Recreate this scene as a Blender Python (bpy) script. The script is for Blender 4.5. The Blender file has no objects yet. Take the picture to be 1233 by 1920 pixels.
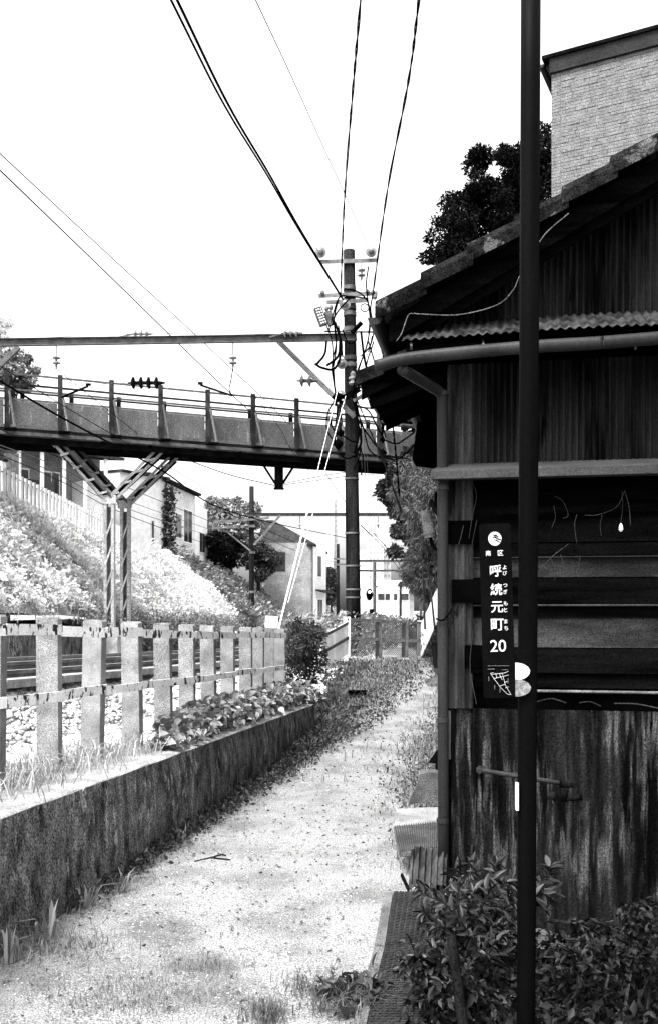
import bpy, math, random
import numpy as np
from mathutils import Vector, Matrix
random.seed(7); rng = np.random.default_rng(7)
sc = bpy.context.scene
col = sc.collection
R = math.radians

# ---------------------------------------------------------------- camera, sky, sun, exposure
F, CX, HY, EYE = 1700.0, 616.5, 1145.0, 1.55      # focal length in photo pixels, principal column, horizon row, eye height
cd = bpy.data.cameras.new('camera'); cam = bpy.data.objects.new('camera', cd); col.objects.link(cam)
cam.location = (0, 0, EYE); cam.rotation_euler = (R(90), 0, 0)
cd.sensor_fit = 'VERTICAL'; cd.sensor_height = 36.0; cd.lens = 36.0*F/1920.0
cd.shift_y = (HY-960.0)/1920.0
cd.clip_start = 0.05; cd.clip_end = 6000
sc.camera = cam

SUN_EL, SUN_AZ = 60, -140           # veiled sun high on the left
w = bpy.data.worlds.new('World'); sc.world = w; w.use_nodes = True
nt = w.node_tree; nt.nodes.clear()
sky = nt.nodes.new('ShaderNodeTexSky'); sky.sky_type = 'NISHITA'; sky.sun_disc = False
sky.sun_elevation = R(SUN_EL); sky.sun_rotation = R(SUN_AZ); sky.air_density = 2.0; sky.dust_density = 6.0; sky.ozone_density = 0.5
bw = nt.nodes.new('ShaderNodeRGBToBW'); bg = nt.nodes.new('ShaderNodeBackground'); bg.inputs[1].default_value = 0.12
wo = nt.nodes.new('ShaderNodeOutputWorld')
nt.links.new(sky.outputs[0], bw.inputs[0]); nt.links.new(bw.outputs[0], bg.inputs[0]); nt.links.new(bg.outputs[0], wo.inputs[0])
sl = bpy.data.lights.new('sun', 'SUN'); sl.energy = 1.3; sl.angle = R(22); sl.color = (1.0, 0.995, 0.985)
so = bpy.data.objects.new('sun', sl); col.objects.link(so)
sdir = Vector((math.sin(R(SUN_AZ))*math.cos(R(SUN_EL)), math.cos(R(SUN_AZ))*math.cos(R(SUN_EL)), math.sin(R(SUN_EL))))
so.rotation_euler = sdir.to_track_quat('Z', 'Y').to_euler(); so.location = sdir*60
sc.view_settings.view_transform = 'Standard'; sc.view_settings.look = 'None'; sc.view_settings.gamma = 1.0
sc.view_settings.use_curve_mapping = False; sc.view_settings.exposure = 2.4

# ---------------------------------------------------------------- helpers
def P(x, y, d):
    return Vector(((x-CX)*d/F, d, EYE-(y-HY)*d/F))

def tag(o, label=None, cat=None, group=None, kind=None):
    if label: o['label'] = label
    if cat: o['category'] = cat
    if group: o['group'] = group
    if kind: o['kind'] = kind
    return o

def wl(o):
    v = Vector((0, 0, 0))
    while o is not None:
        v += o.location; o = o.parent
    return v

def thing(name, loc, label, cat, group=None):
    o = bpy.data.objects.new(name, None); col.objects.link(o); o.location = loc; o.empty_display_size = .2
    return tag(o, label, cat, group)

class MB:
    def __init__(s): s.v = []; s.f = []
    def add(s, vs, fs):
        n = len(s.v); s.v += [tuple(p) for p in vs]; s.f += [tuple(n+i for i in f) for f in fs]; return s
    def hexa(s, p):   # 8 points: bottom ring 0-3, top ring 4-7
        return s.add(p, [(3,2,1,0),(4,5,6,7),(0,1,5,4),(1,2,6,5),(2,3,7,6),(3,0,4,7)])
    def box(s, c, size, ax=None):
        x, y, z = [k/2 for k in size]; c = Vector(c)
        pts = [Vector(q) for q in ((-x,-y,-z),(x,-y,-z),(x,y,-z),(-x,y,-z),(-x,-y,z),(x,-y,z),(x,y,z),(-x,y,z))]
        if ax is not None: pts = [ax @ q for q in pts]
        return s.hexa([c+q for q in pts])
    def bar(s, a, b, w, h, up=(0,0,1)):
        a, b = Vector(a), Vector(b); t = (b-a).normalized(); up = Vector(up)
        if abs(t.dot(up)) > .99: up = Vector((0, 1, 0))
        n = t.cross(up).normalized(); u = n.cross(t)
        q = []
        for p in (a, b): q += [p-n*w/2-u*h/2, p+n*w/2-u*h/2, p+n*w/2+u*h/2, p-n*w/2+u*h/2]
        return s.hexa(q)
    def tube(s, pts, r, n=8, cap=True):
        pts = [Vector(p) for p in pts]; m = len(pts)
        rr = list(r) if hasattr(r, '__len__') else [r]*m
        ref = None; rings = []
        for i in range(m):
            t = (pts[min(i+1, m-1)]-pts[max(i-1, 0)])
            t = t.normalized() if t.length > 1e-9 else Vector((0,0,1))
            if ref is None:
                ref = Vector((0,0,1)) if abs(t.z) < .9 else Vector((0,1,0))
            u = (ref - t*ref.dot(t)).normalized(); ref = u; q = t.cross(u)
            rings.append([pts[i]+(u*math.cos(2*math.pi*k/n)+q*math.sin(2*math.pi*k/n))*rr[i] for k in range(n)])
        vs = [p for r_ in rings for p in r_]; fs = []
        for i in range(m-1):
            for k in range(n):
                k2 = (k+1) % n; fs.append((i*n+k, i*n+k2, (i+1)*n+k2, (i+1)*n+k))
        if cap: fs += [tuple(reversed(range(n))), tuple((m-1)*n+k for k in range(n))]
        return s.add(vs, fs)
    def lathe(s, base, axis, prof, n=12):   # prof: (distance along axis, radius)
        axis = Vector(axis).normalized(); base = Vector(base)
        ref = Vector((0,0,1)) if abs(axis.z) < .9 else Vector((1,0,0))
        u = (ref-axis*ref.dot(axis)).normalized(); q = axis.cross(u); m = len(prof); vs = []
        for h, r in prof: vs += [base+axis*h+(u*math.cos(2*math.pi*k/n)+q*math.sin(2*math.pi*k/n))*max(r, 1e-4) for k in range(n)]
        fs = [(i*n+k, i*n+(k+1) % n, (i+1)*n+(k+1) % n, (i+1)*n+k) for i in range(m-1) for k in range(n)]
        fs += [tuple(reversed(range(n))), tuple((m-1)*n+k for k in range(n))]
        return s.add(vs, fs)
    def prism(s, poly, off):   # polygon (world points) pushed along off
        off = Vector(off); n = len(poly); a = [Vector(p) for p in poly]; b = [p+off for p in a]
        return s.add(a+b, [tuple(range(n)), tuple(reversed(range(n, 2*n)))]+[(i, i+n, (i+1) % n+n, (i+1) % n) for i in range(n)])
    def grid(s, fn, us, vs_):
        nu, nv = len(us), len(vs_)
        return s.add([fn(u, v) for u in us for v in vs_], [(i*nv+j, (i+1)*nv+j, (i+1)*nv+j+1, i*nv+j+1) for i in range(nu-1) for j in range(nv-1)])
    def build(s, name, mat, parent=None, origin=None, smooth=False, bevel=0):
        V = np.array(s.v, dtype=float)
        if origin is None:
            origin = wl(parent) if parent is not None else Vector(((V[:,0].min()+V[:,0].max())/2, (V[:,1].min()+V[:,1].max())/2, V[:,2].min()))
        origin = Vector(origin)
        me = bpy.data.meshes.new(name); me.from_pydata((V-np.array(origin)).tolist(), [], s.f); me.update()
        me.materials.append(mat)
        if smooth: me.polygons.foreach_set('use_smooth', [True]*len(me.polygons))
        o = bpy.data.objects.new(name, me); col.objects.link(o)
        if parent is not None: o.parent = parent; o.location = origin-wl(parent)
        else: o.location = origin
        if bevel:
            b = o.modifiers.new('bevel', 'BEVEL'); b.width = bevel; b.segments = 2; b.limit_method = 'ANGLE'
        return o

def copy_part(o, origin, parent, rot=None):
    c = o.copy(); col.objects.link(c); c.parent = parent
    c.location = Vector(origin)-(wl(parent) if parent is not None else Vector((0,0,0)))
    if rot is not None: c.rotation_euler = rot
    return c

def copy_tree(o, parent=None):
    c = o.copy(); col.objects.link(c); c.parent = parent
    for ch in o.children: copy_tree(ch, c)
    return c

def raw_mesh(name, V, Fc, mat, parent=None, smooth=False):
    """V (n,3) world points, Fc (m,k) faces, all one size"""
    V = np.asarray(V, dtype=np.float32); Fc = np.asarray(Fc, dtype=np.int32); k = Fc.shape[1]
    org = np.array(wl(parent)) if parent is not None else np.array([V[:,0].mean(), V[:,1].mean(), V[:,2].min()])
    me = bpy.data.meshes.new(name); me.vertices.add(len(V)); me.vertices.foreach_set('co', (V-org).astype(np.float32).ravel())
    me.loops.add(Fc.size); me.loops.foreach_set('vertex_index', Fc.ravel())
    me.polygons.add(len(Fc)); me.polygons.foreach_set('loop_start', np.arange(0, Fc.size, k, dtype=np.int32))
    me.polygons.foreach_set('loop_total', np.full(len(Fc), k, dtype=np.int32))
    me.update(calc_edges=True); me.validate(); me.materials.append(mat)
    o = bpy.data.objects.new(name, me); col.objects.link(o)
    if parent is not None: o.parent = parent; o.location = (0,0,0)
    else: o.location = org
    return o

def unit(a): return a/np.maximum(np.linalg.norm(a, axis=1, keepdims=True), 1e-9)

def leaf_geo(C, A, L, wr=.35, fold=.25, curl=.15):
    """folded, curled leaves: base C, axis A, length L -> verts, tris"""
    n = len(C); A = unit(A); L = np.broadcast_to(np.asarray(L, float), (n,))[:,None]
    S = unit(np.cross(A, rng.normal(size=(n,3)))); N = np.cross(S, A); N *= np.sign(N[:,2:3]+1e-6)
    W = L*wr
    p0 = C; p1 = C+A*L*.45+S*W*.5+N*W*fold; p2 = C+A*L*.45-S*W*.5+N*W*fold; pm = C+A*L*.5; p3 = C+A*L-N*L*curl
    V = np.stack([p0,p1,pm,p2,p3], 1).reshape(-1,3); b = (np.arange(n)*5)[:,None]
    T = np.concatenate([b+np.array([[0,2,1]]), b+np.array([[0,3,2]]), b+np.array([[1,2,4]]), b+np.array([[2,3,4]])])
    return V, T

def leaf2_geo(C, A, L, wr=.35, fold=.3, curl=.25):
    """nearer leaves: rounded outline, folded midrib, drooping tip"""
    n = len(C); A = unit(A); L = np.broadcast_to(np.asarray(L, float), (n,))[:,None]
    S = unit(np.cross(A, rng.normal(size=(n,3))*.6+[0,0,1.0])); N = np.cross(S, A); N *= np.sign(N[:,2:3]+1e-6); W = L*wr*rng.uniform(.8,1.2,(n,1)); cu = curl*rng.uniform(.2,1.6,(n,1))
    st = [(0,0),(.18,.62),(.42,1.0),(.68,.78),(.88,.36),(1,0)]; rows = []
    for t, wd in st:
        m = C+A*L*t-N*L*cu*t*t; wob = rng.uniform(.85,1.15,(n,1)); rows.append((m-S*W*.5*wd*wob+N*W*fold*wd, m, m+S*W*.5*wd+N*W*fold*wd))
    V = np.stack([v for r in rows for v in r], 1).reshape(-1,3); b = (np.arange(n)*18)[:,None]; T = []
    for i in range(5):
        for j in range(2):
            p, q, r_, s = i*3+j, i*3+j+1, i*3+j+4, i*3+j+3
            T += [b+np.array([[p,q,r_]]), b+np.array([[p,r_,s]])]
    return V, np.concatenate(T)

def blade_geo(C, H, lean, wid):
    """grass blades: bent strips, base C, height H"""
    n = len(C); H = np.broadcast_to(np.asarray(H, float), (n,))[:,None]
    ang = rng.uniform(0, 2*np.pi, n); D = np.stack([np.cos(ang), np.sin(ang), np.zeros(n)], 1); S = np.stack([-np.sin(ang), np.cos(ang), np.zeros(n)], 1)
    ln = (rng.uniform(.15, 1, n)[:,None])*lean; up = np.array([[0,0,1.]]); W = H*wid
    p0 = C-S*W*.5; p1 = C+S*W*.5; m = C+up*H*.6+D*H*ln*.35; p2 = m-S*W*.4; p3 = m+S*W*.4; p4 = C+up*H*(1-.35*ln)+D*H*ln
    V = np.stack([p0,p1,p2,p3,p4], 1).reshape(-1,3); b = (np.arange(n)*5)[:,None]
    T = np.concatenate([b+np.array([[0,1,3]]), b+np.array([[0,3,2]]), b+np.array([[2,3,4]])])
    return V, T

def stone_geo(C, S, flat=.65):
    """rough stones: jittered octahedra with split faces"""
    n = len(C); base = np.array([[1,0,0],[-1,0,0],[0,1,0],[0,-1,0],[0,0,1],[0,0,-1],[.7,.7,.3],[-.7,.7,-.2],[-.7,-.7,.3],[.7,-.7,-.2]], float)
    T0 = np.array([[0,6,4],[6,2,4],[2,7,4],[7,1,4],[1,8,4],[8,3,4],[3,9,4],[9,0,4],[6,0,5],[2,6,5],[7,2,5],[1,7,5],[8,1,5],[3,8,5],[9,3,5],[0,9,5]])
    V = base[None]*rng.uniform(.7, 1.2, (n,10,1)); V = V*np.array([1,1,flat])*rng.uniform(.75, 1.25, (n,1,3))
    a = rng.uniform(0, 6.28, n); c, s = np.cos(a)[:,None], np.sin(a)[:,None]
    X = V[:,:,0]*c-V[:,:,1]*s; Y = V[:,:,0]*s+V[:,:,1]*c; V = np.stack([X,Y,V[:,:,2]], 2)*np.asarray(S).reshape(-1,1,1)+C[:,None]
    T = (np.arange(n)*10)[:,None,None]+T0[None]
    return V.reshape(-1,3), T.reshape(-1,3)

# ---------------------------------------------------------------- materials (the photograph is black and white: all greys)
def mk(name, c0, c1, scale=4, stretch=(1,1,1), lo=.35, hi=.65, rough=.85, grain=.25, gscale=160, bump=.3, bscale=60, metal=0, spec=.3, detail=8, dist=0.0, c2=None, s2=3.0, st2=(1,1,1), lo2=.5, hi2=.6, rnd=.15, m2=0):
    grain = min(.8, grain*1.6)
    m = bpy.data.materials.new(name); m.use_nodes = True; t = m.node_tree; N = t.nodes; L = t.links; N.clear()
    out = N.new('ShaderNodeOutputMaterial'); b = N.new('ShaderNodeBsdfPrincipled'); L.new(b.outputs[0], out.inputs[0])
    b.inputs['Roughness'].default_value = rough; b.inputs['Metallic'].default_value = metal; b.inputs['Specular IOR Level'].default_value = spec
    tc = N.new('ShaderNodeTexCoord'); oi = N.new('ShaderNodeObjectInfo')
    va = N.new('ShaderNodeVectorMath'); va.operation = 'MULTIPLY_ADD'; va.inputs[1].default_value = (1,1,1)
    cm = N.new('ShaderNodeCombineXYZ'); mu = N.new('ShaderNodeMath'); mu.operation = 'MULTIPLY'; mu.inputs[1].default_value = 37.0
    L.new(oi.outputs['Random'], mu.inputs[0]); [L.new(mu.outputs[0], cm.inputs[i]) for i in range(3)]
    L.new(tc.outputs['Object'], va.inputs[0]); L.new(cm.outputs[0], va.inputs[2])
    def noise(sca, st, det=detail, di=dist):
        mp = N.new('ShaderNodeMapping'); mp.inputs['Scale'].default_value = st; L.new(va.outputs[0], mp.inputs[0])
        n = N.new('ShaderNodeTexNoise'); n.inputs['Scale'].default_value = sca; n.inputs['Detail'].default_value = det; n.inputs['Roughness'].default_value = .62; n.inputs['Distortion'].default_value = di
        L.new(mp.outputs[0], n.inputs['Vector']); return n.outputs[0]
    def ramp(src, a, bb, p, q):
        r = N.new('ShaderNodeMapRange'); r.inputs['From Min'].default_value = p; r.inputs['From Max'].default_value = q; r.inputs['To Min'].default_value = a; r.inputs['To Max'].default_value = bb
        r.interpolation_type = 'SMOOTHSTEP'; L.new(src, r.inputs['Value']); return r.outputs[0]
    def math_(op, x, y):
        k = N.new('ShaderNodeMath'); k.operation = op
        for i, q in enumerate((x, y)):
            if isinstance(q, (int, float)): k.inputs[i].default_value = q
            else: L.new(q, k.inputs[i])
        return k.outputs[0]
    v = ramp(noise(scale, stretch), c0, c1, lo, hi)
    if c2 is not None:
        f = ramp(noise(s2, st2), 0, 1, lo2, hi2)
        if m2: f = math_('MULTIPLY', f, ramp(noise(m2, (1,1,.7), 3), .08, 1, .42, .6))
        mx = N.new('ShaderNodeMix'); mx.data_type = 'FLOAT'; L.new(f, mx.inputs[0]); L.new(v, mx.inputs[2]); mx.inputs[3].default_value = c2; v = mx.outputs[0]
    g = noise(gscale, (1,1,1), 2, 0)
    v = math_('MULTIPLY', v, ramp(g, 1-grain, 1+grain, .3, .7))
    if rnd: v = math_('MULTIPLY', v, ramp(oi.outputs['Random'], 1-rnd, 1+rnd, 0, 1))
    L.new(v, b.inputs['Base Color'])
    if bump:
        bp = N.new('ShaderNodeBump'); bp.inputs['Strength'].default_value = bump; bp.inputs['Distance'].default_value = .01
        L.new(noise(bscale, (1,1,1), 5, 0), bp.inputs['Height']); L.new(bp.outputs[0], b.inputs['Normal'])
    return m

def leafmat(name, c0, c1, rough=.5, spec=.4, trans=.25, power=1.6):
    m = bpy.data.materials.new(name); m.use_nodes = True; t = m.node_tree; N = t.nodes; L = t.links
    b = N['Principled BSDF']; b.inputs['Roughness'].default_value = rough; b.inputs['Specular IOR Level'].default_value = spec
    g = N.new('ShaderNodeNewGeometry'); r = N.new('ShaderNodeMapRange'); r.inputs['To Min'].default_value = c0; r.inputs['To Max'].default_value = c1
    pw = N.new('ShaderNodeMath'); pw.operation = 'POWER'; pw.inputs[1].default_value = power; L.new(g.outputs['Random Per Island'], pw.inputs[0]); L.new(pw.outputs[0], r.inputs[0]); L.new(r.outputs[0], b.inputs['Base Color'])
    tr = N.new('ShaderNodeBsdfTranslucent'); L.new(r.outputs[0], tr.inputs[0])
    mx = N.new('ShaderNodeMixShader'); mx.inputs[0].default_value = trans; L.new(b.outputs[0], mx.inputs[1]); L.new(tr.outputs[0], mx.inputs[2])
    L.new(mx.outputs[0], N['Material Output'].inputs[0])
    return m

def glow(name, s):
    m = bpy.data.materials.new(name); m.use_nodes = True; b = m.node_tree.nodes['Principled BSDF']
    b.inputs['Base Color'].default_value = (1,1,1,1); b.inputs['Emission Color'].default_value = (1,1,1,1); b.inputs['Emission Strength'].default_value = s
    return m

M = dict(
 gravel = mk('pale_gravel', 0.085, 0.18, scale=2.2, lo=.3, hi=.62, grain=.55, gscale=130, bump=.6, bscale=70, c2=0.055, s2=14, lo2=0.6, hi2=0.72, rnd=0),
 soil = mk('dark_soil', 0.02, 0.06, scale=5, grain=.5, gscale=80, bump=.6, bscale=50, rnd=0),
 ground = mk('far_ground', .12, .25, scale=.5, grain=.3, gscale=20, bump=0, rnd=0),
 wallface = mk('stained_concrete', .014, .13, scale=9, stretch=(1,1,.5), spec=0, lo=.28, hi=.72, grain=.65, gscale=90, bump=.8, bscale=35, c2=.25, s2=20, st2=(1,1,.4), lo2=.50, hi2=.66, rnd=.1, m2=1.6),
 bank_soil = mk('pale_bank_soil', .14, .3, scale=4, grain=.4, gscale=30, bump=.4, rnd=0),  # lightened so the slope's overexposure sits in the soil colour too
 coping = mk('pale_concrete', 0.17, 0.34, scale=4, grain=.45, gscale=150, bump=.4, rnd=0),
 post = mk('post_concrete', 0.1, 0.25, scale=6, lo=.25, hi=.75, grain=.5, gscale=220, bump=.6, bscale=120),
 railp = mk('flaking_white_paint', 0.72, 0.86, scale=6, grain=.2, bump=.3, c2=0.02, s2=13, st2=(1,1,.6), lo2=0.555, hi2=0.58),
 ballast = mk('ballast_stone', 0.2, 0.5, scale=3, grain=.35, gscale=60, bump=.5, rnd=0),
 steel_rail = mk('rusty_rail', .05, .12, scale=6, grain=.3, rough=.7, rnd=0),
 steel_top = mk('worn_rail_head', .35, .5, scale=6, grain=.1, rough=.35, metal=.6, rnd=0),
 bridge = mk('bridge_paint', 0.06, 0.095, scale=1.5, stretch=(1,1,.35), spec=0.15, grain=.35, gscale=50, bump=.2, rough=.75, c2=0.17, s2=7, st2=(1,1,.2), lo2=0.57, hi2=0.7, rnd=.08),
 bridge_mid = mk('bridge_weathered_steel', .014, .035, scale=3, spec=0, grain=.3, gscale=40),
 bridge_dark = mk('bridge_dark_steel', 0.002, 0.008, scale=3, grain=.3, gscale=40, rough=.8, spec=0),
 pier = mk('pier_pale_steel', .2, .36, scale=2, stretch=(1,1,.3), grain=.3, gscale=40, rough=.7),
 cpole = mk('dark_pole_concrete', 0.005, 0.02, scale=4, stretch=(1,1,.1), spec=0, grain=.5, gscale=45, bump=.4, rnd=0),
 galv = mk('galvanised_steel', 0.06, 0.13, scale=6, grain=.2, rough=.5, metal=.2),
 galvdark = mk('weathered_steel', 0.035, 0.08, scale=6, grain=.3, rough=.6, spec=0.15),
 porcelain = mk('porcelain', 0.1, 0.2, scale=5, grain=.1, rough=.3, bump=0, spec=.5),
 rubber = mk('black_rubber', 0.0008, 0.002, scale=20, grain=.2, rough=.6, bump=.1, spec=0),
 wire = mk('dark_wire', 0.002, 0.005, scale=5, grain=.1, rough=.6, bump=0, spec=0),
 palewire = mk('pale_wire', 0.05, 0.09, scale=5, grain=.1, rough=.6, bump=0),
 white = mk('white_paint', 0.7, 0.85, scale=5, grain=.1, rough=.6, bump=.1),
 corr = mk('rusted_corrugated_iron', 0.0015, 0.011, scale=9, stretch=(1,1,.08), spec=0, lo=.35, hi=.65, grain=.45, gscale=120, bump=.25, rough=.65, c2=0.062, s2=22, st2=(1,1,.1), lo2=0.47, hi2=0.66, rnd=0, dist=0.4, m2=2.2),  # facade shade is put into this and the other very dark house colours
 corr_up = mk('dull_corrugated_iron', 0.0015, 0.016, scale=7, stretch=(1,1,.12), spec=0, grain=.4, gscale=190, bump=.2, rough=.6, c2=0.0008, s2=9, st2=(1,1,.15), lo2=0.57, hi2=0.68, rnd=0),
 corr_pale = mk('bare_corrugated_zinc', 0.008, 0.04, scale=12, stretch=(1,1,.1), spec=0.03, grain=.35, gscale=190, bump=.2, rough=.45, metal=0, c2=0.004, s2=9, st2=(1,1,.3), lo2=.58, hi2=.66, rnd=0),
 board = mk('dark_board', 0.0006, 0.003, scale=12, stretch=(.08,.08,1), spec=0, grain=.4, gscale=150, bump=.4, rough=.7, c2=0.03, s2=16, st2=(.12,.12,1), lo2=.66, hi2=.74, m2=3.0),  # near-black base colour also carries the facade's shade
 board_grey = mk('faded_board', 0.008, 0.03, scale=5, stretch=(.3,.3,1), spec=0, grain=.4, gscale=170, bump=.3, rough=.7),
 black = mk('near_black', 0.0004, 0.0012, scale=5, grain=.1, bump=0, rough=.9, spec=0),  # on soffits and the recess back this black is painted-in shade
 ledge = mk('ledge_metal', 0.026, 0.05, scale=4, stretch=(.4,1,1), spec=0.03, grain=.35, gscale=190, bump=.2, rough=.6, c2=0.014, s2=8, lo2=.60, hi2=.72, rnd=0),
 pipe = mk('grey_pvc_pipe', 0.014, 0.028, scale=3, stretch=(1,1,.2), spec=0.06, grain=.3, gscale=190, bump=.05, rough=.4, rnd=0),
 tile = mk('lichen_roof_tile', 0.003, 0.012, scale=7, grain=.45, gscale=120, bump=.4, rough=.8, c2=0.05, s2=4, lo2=0.58, hi2=0.63, spec=0),
 lamp_pole = mk('dark_painted_pole', 0.0012, 0.0025, scale=5, stretch=(1,1,.1), grain=.35, gscale=250, bump=.05, rough=0.5, spec=0.012, rnd=0),
 sign = mk('dark_sign_enamel', 0.0022, 0.0035, scale=3, grain=.3, gscale=300, bump=0, rough=.5, rnd=0, spec=0),
 ink = mk('white_sign_ink', .5, .6, scale=30, grain=.15, gscale=300, bump=0, rough=.5, rnd=0),
 greyink = mk('grey_sign_ink', .08, .2, scale=60, grain=.3, gscale=300, bump=0, rough=.5, rnd=0),
 siding = mk('stone_pattern_siding', 0.1, 0.14, scale=8, grain=.3, gscale=60, bump=.3, bscale=40, rnd=0, spec=0.1),
 fascia = mk('dark_fascia', 0.018, 0.026, scale=3, grain=.3, gscale=70, bump=.05, rough=.6, spec=0),
 stucco = mk('pale_stucco', 0.55, 0.7, scale=2, grain=.25, gscale=30, bump=.2, bscale=20),
 stucco_grey = mk('grey_stucco', 0.17, 0.27, scale=1.5, grain=.25, gscale=25, bump=.2, bscale=20),
 roof = mk('far_roof_tile', 0.015, 0.035, scale=3, grain=.4, gscale=20, bump=.3, bscale=15, spec=0),
 pane = mk('dark_pane', .015, .04, scale=2, grain=.1, rough=.15, bump=0, spec=.5),
 bark = mk('bark', 0.008, 0.025, scale=14, stretch=(1,1,.2), spec=0.1, grain=.4, gscale=100, bump=.6),
 haze_wall = mk('haze_paled_concrete', .5, .6, scale=.1, grain=.05, bump=0),  # distance haze painted in as a pale base colour
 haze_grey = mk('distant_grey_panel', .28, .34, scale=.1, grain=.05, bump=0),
 plate = mk('steel_floor_plate', 0.014, 0.03, scale=5, grain=.3, gscale=150, bump=.2, rough=.55, spec=0.05),
 cslab = mk('weathered_slab', 0.05, 0.1, scale=6, grain=.45, gscale=160, bump=.4, spec=0.1),
 stake = mk('old_wood_stake', 0.002, 0.009, scale=10, stretch=(1,1,.1), spec=0, grain=.4, bump=.4),
 leaf_slope = leafmat('overexposed_leaf', 0.42, 0.88, rough=.6, trans=0.4, power=1.0),  # overexposure put into the leaf colour, paler than real foliage
 leaf_mid = leafmat('mid_leaf', 0.07, 0.3, rough=.5),
 leaf_dark = leafmat('dark_leaf', 0.002, 0.01, rough=.5, trans=.1, spec=0.03),
 leaf_tree = leafmat('tree_leaf', 0.015, 0.06, rough=.5, spec=0.2),
 leaf_bamboo = leafmat('bamboo_leaf', 0.02, 0.11, rough=.5),
 leaf_gloss = leafmat('glossy_leaf_glints', 0.002, 0.06, rough=0.4, spec=0.18, trans=.12, power=3.0),  # few much brighter leaves are highlights put into the base colour
 grass_pale = leafmat('bleached_grass', .16, .5, rough=.6),
 leaf_shade = leafmat('shaded_leaf', .002, .022, rough=.5, spec=.12, trans=.1, power=2.2),  # darker shrub leaf, with the shade put into its colour
 scrap = mk('rusty_scrap', .006, .05, scale=8, stretch=(1,1,.2), spec=.1),
 grass = leafmat('pale_grass', 0.06, 0.24, rough=.6),
 grass_dark = leafmat('dark_grass', .03, .12, rough=.6),
 litter = leafmat('leaf_litter', .02, .14, rough=.8, trans=0),
)
# ---------------------------------------------------------------- terrain profiles
def C(Y):      # run of the railway: straight near by, then bending left
    Y = float(Y)
    if Y < 12: return .188*Y
    if Y < 40: return .188*Y-.5*(.098/28)*(Y-12)**2
    return .188*40-.5*(.098/28)*784+.09*(Y-40)
def interp(x, xs, ys): return float(np.interp(x, xs, ys))
def zp(Y): return interp(Y, [-5, 9, 11, 13, 15.5, 17.5, 25, 60], [0, 0, .1, .25, .45, .62, .7, .7])
def zt(Y): return interp(Y, [-5, 4.09, 11, 14, 17.5, 25, 40, 200], [.86, .62, .42, .46, .6, .52, .28, .2])
def zr(Y): return interp(Y, [0, 8.6, 20, 30, 40, 200], [1.34, 1.06, .72, .5, .4, .35])
def ztop(Y): return interp(Y, [0, 21, 35, 45, 60, 90, 200], [5.6, 4.35, 3.2, 2.6, 1.8, 1.1, .6])
WA = 2.249     # offset of the wall face from the railway line
def hn(x, y, s=1.0): return (math.sin(x*3.1*s+1.3)*math.cos(y*2.7*s+.4)+.5*math.sin(x*7.3*s+y*5.1*s))*.5

mb = MB(); mb.add([(-2500,-60,-.3),(2500,-60,-.3),(2500,4500,-.3),(-2500,4500,-.3)], [(0,1,2,3)])
tag(mb.build('ground', M['ground'], origin=(0,0,-.3)), 'flat pale ground reaching to the horizon', 'ground', kind='structure')

# path
ys = list(np.arange(-3, 9, .18))+list(np.arange(9, 22, .3)); ts = np.linspace(0, 1, 34)
def pathz(x, y): return zp(y)+.012*hn(x, y)+.006*hn(x*2.3, y*2.9)
def pfn(y, t):
    x0 = -WA+C(y)-.12; x1 = .60+.185*(y-5.25) if y < 10.2 else max(2.6, 1.2+.25*y); x = x0+(x1-x0)*t
    return (x, y, pathz(x, y))
mb = MB(); mb.grid(pfn, ys, ts); path = mb.build('path', M['gravel'], origin=(0,5,0), smooth=True)
tag(path, 'pale gravel footpath running between the low wall and the house', 'path', kind='structure')

# railway bed
def bedz(a, Y):
    base = zt(Y); r = zr(Y)-.17
    if a < 2.75: z = base-.03
    elif a < 3.4: z = base-.03+.05*(a-2.75)/.65
    elif a < 4.3: z = base+.02+(r-base-.02)*(a-3.4)/.9
    elif a < 6.6: z = r
    else: z = r-.12*min(1, (a-6.6)/.8)
    return z
aas = [.6, 1.4, WA+.04, 2.5, 2.75, 2.9, 3.4, 3.7, 4.0, 4.3, 4.7, 5.2, 5.8, 6.2, 6.6, 7.4, 8.4, 9.4, 9.7]
ys = list(np.arange(-3, 11.01, .5))
mb = MB(); mb.grid(lambda y, a: (-a+C(y), y, bedz(a, y)+.01*hn(a, y)), ys, aas[2:])
tag(mb.build('track_bed', M['ballast'], origin=(-4,5,0), smooth=True), 'pale crushed stone bed under the railway track', 'track bed', kind='structure')
ys = list(np.arange(11.0, 60, 1.0))+[70,80,100,130,180,260]
def bedx(y, k):
    a = aas[k]; lim = interp(y, [11, 12.5, 15, 17.2, 18.5, 21], [2.27, 2.9, 2.9, 2.9, 1.6, .6])
    a = max(a, lim+k*.004); return (-a+C(y), y, bedz(a, y)+.01*hn(a, y)-(.004 if y < 11.1 else 0)-.002*k*(aas[k] < lim))
mb = MB(); mb.grid(bedx, ys, range(len(aas)))
tag(mb.build('track_bed_beyond', M['ballast'], origin=(-2,30,0), smooth=True), 'stone bed of the railway curving away beyond the path', 'track bed', kind='structure')

# embankment on the far side of the track, with the flat land behind it
def embz(a, Y):
    b = bedz(9.4, Y)+1.0; t = ztop(Y)
    if a <= 11.6: return b+(t-b)*(a-9.45)/2.15+.10*hn(a, Y, .6)
    return t+.05*hn(a, Y, .3)
ys = list(np.arange(2, 60, .8))+list(np.arange(60, 200, 8)); eas = [9.45,9.8,10.2,10.6,11.0,11.3,11.6,12.5,16,24,40,80]
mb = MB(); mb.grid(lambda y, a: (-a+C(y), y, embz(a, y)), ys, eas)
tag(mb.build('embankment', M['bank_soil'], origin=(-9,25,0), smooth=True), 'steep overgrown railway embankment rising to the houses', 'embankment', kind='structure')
def emb(a, Y): return Vector((-a+C(Y), Y, embz(a, Y)))

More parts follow.
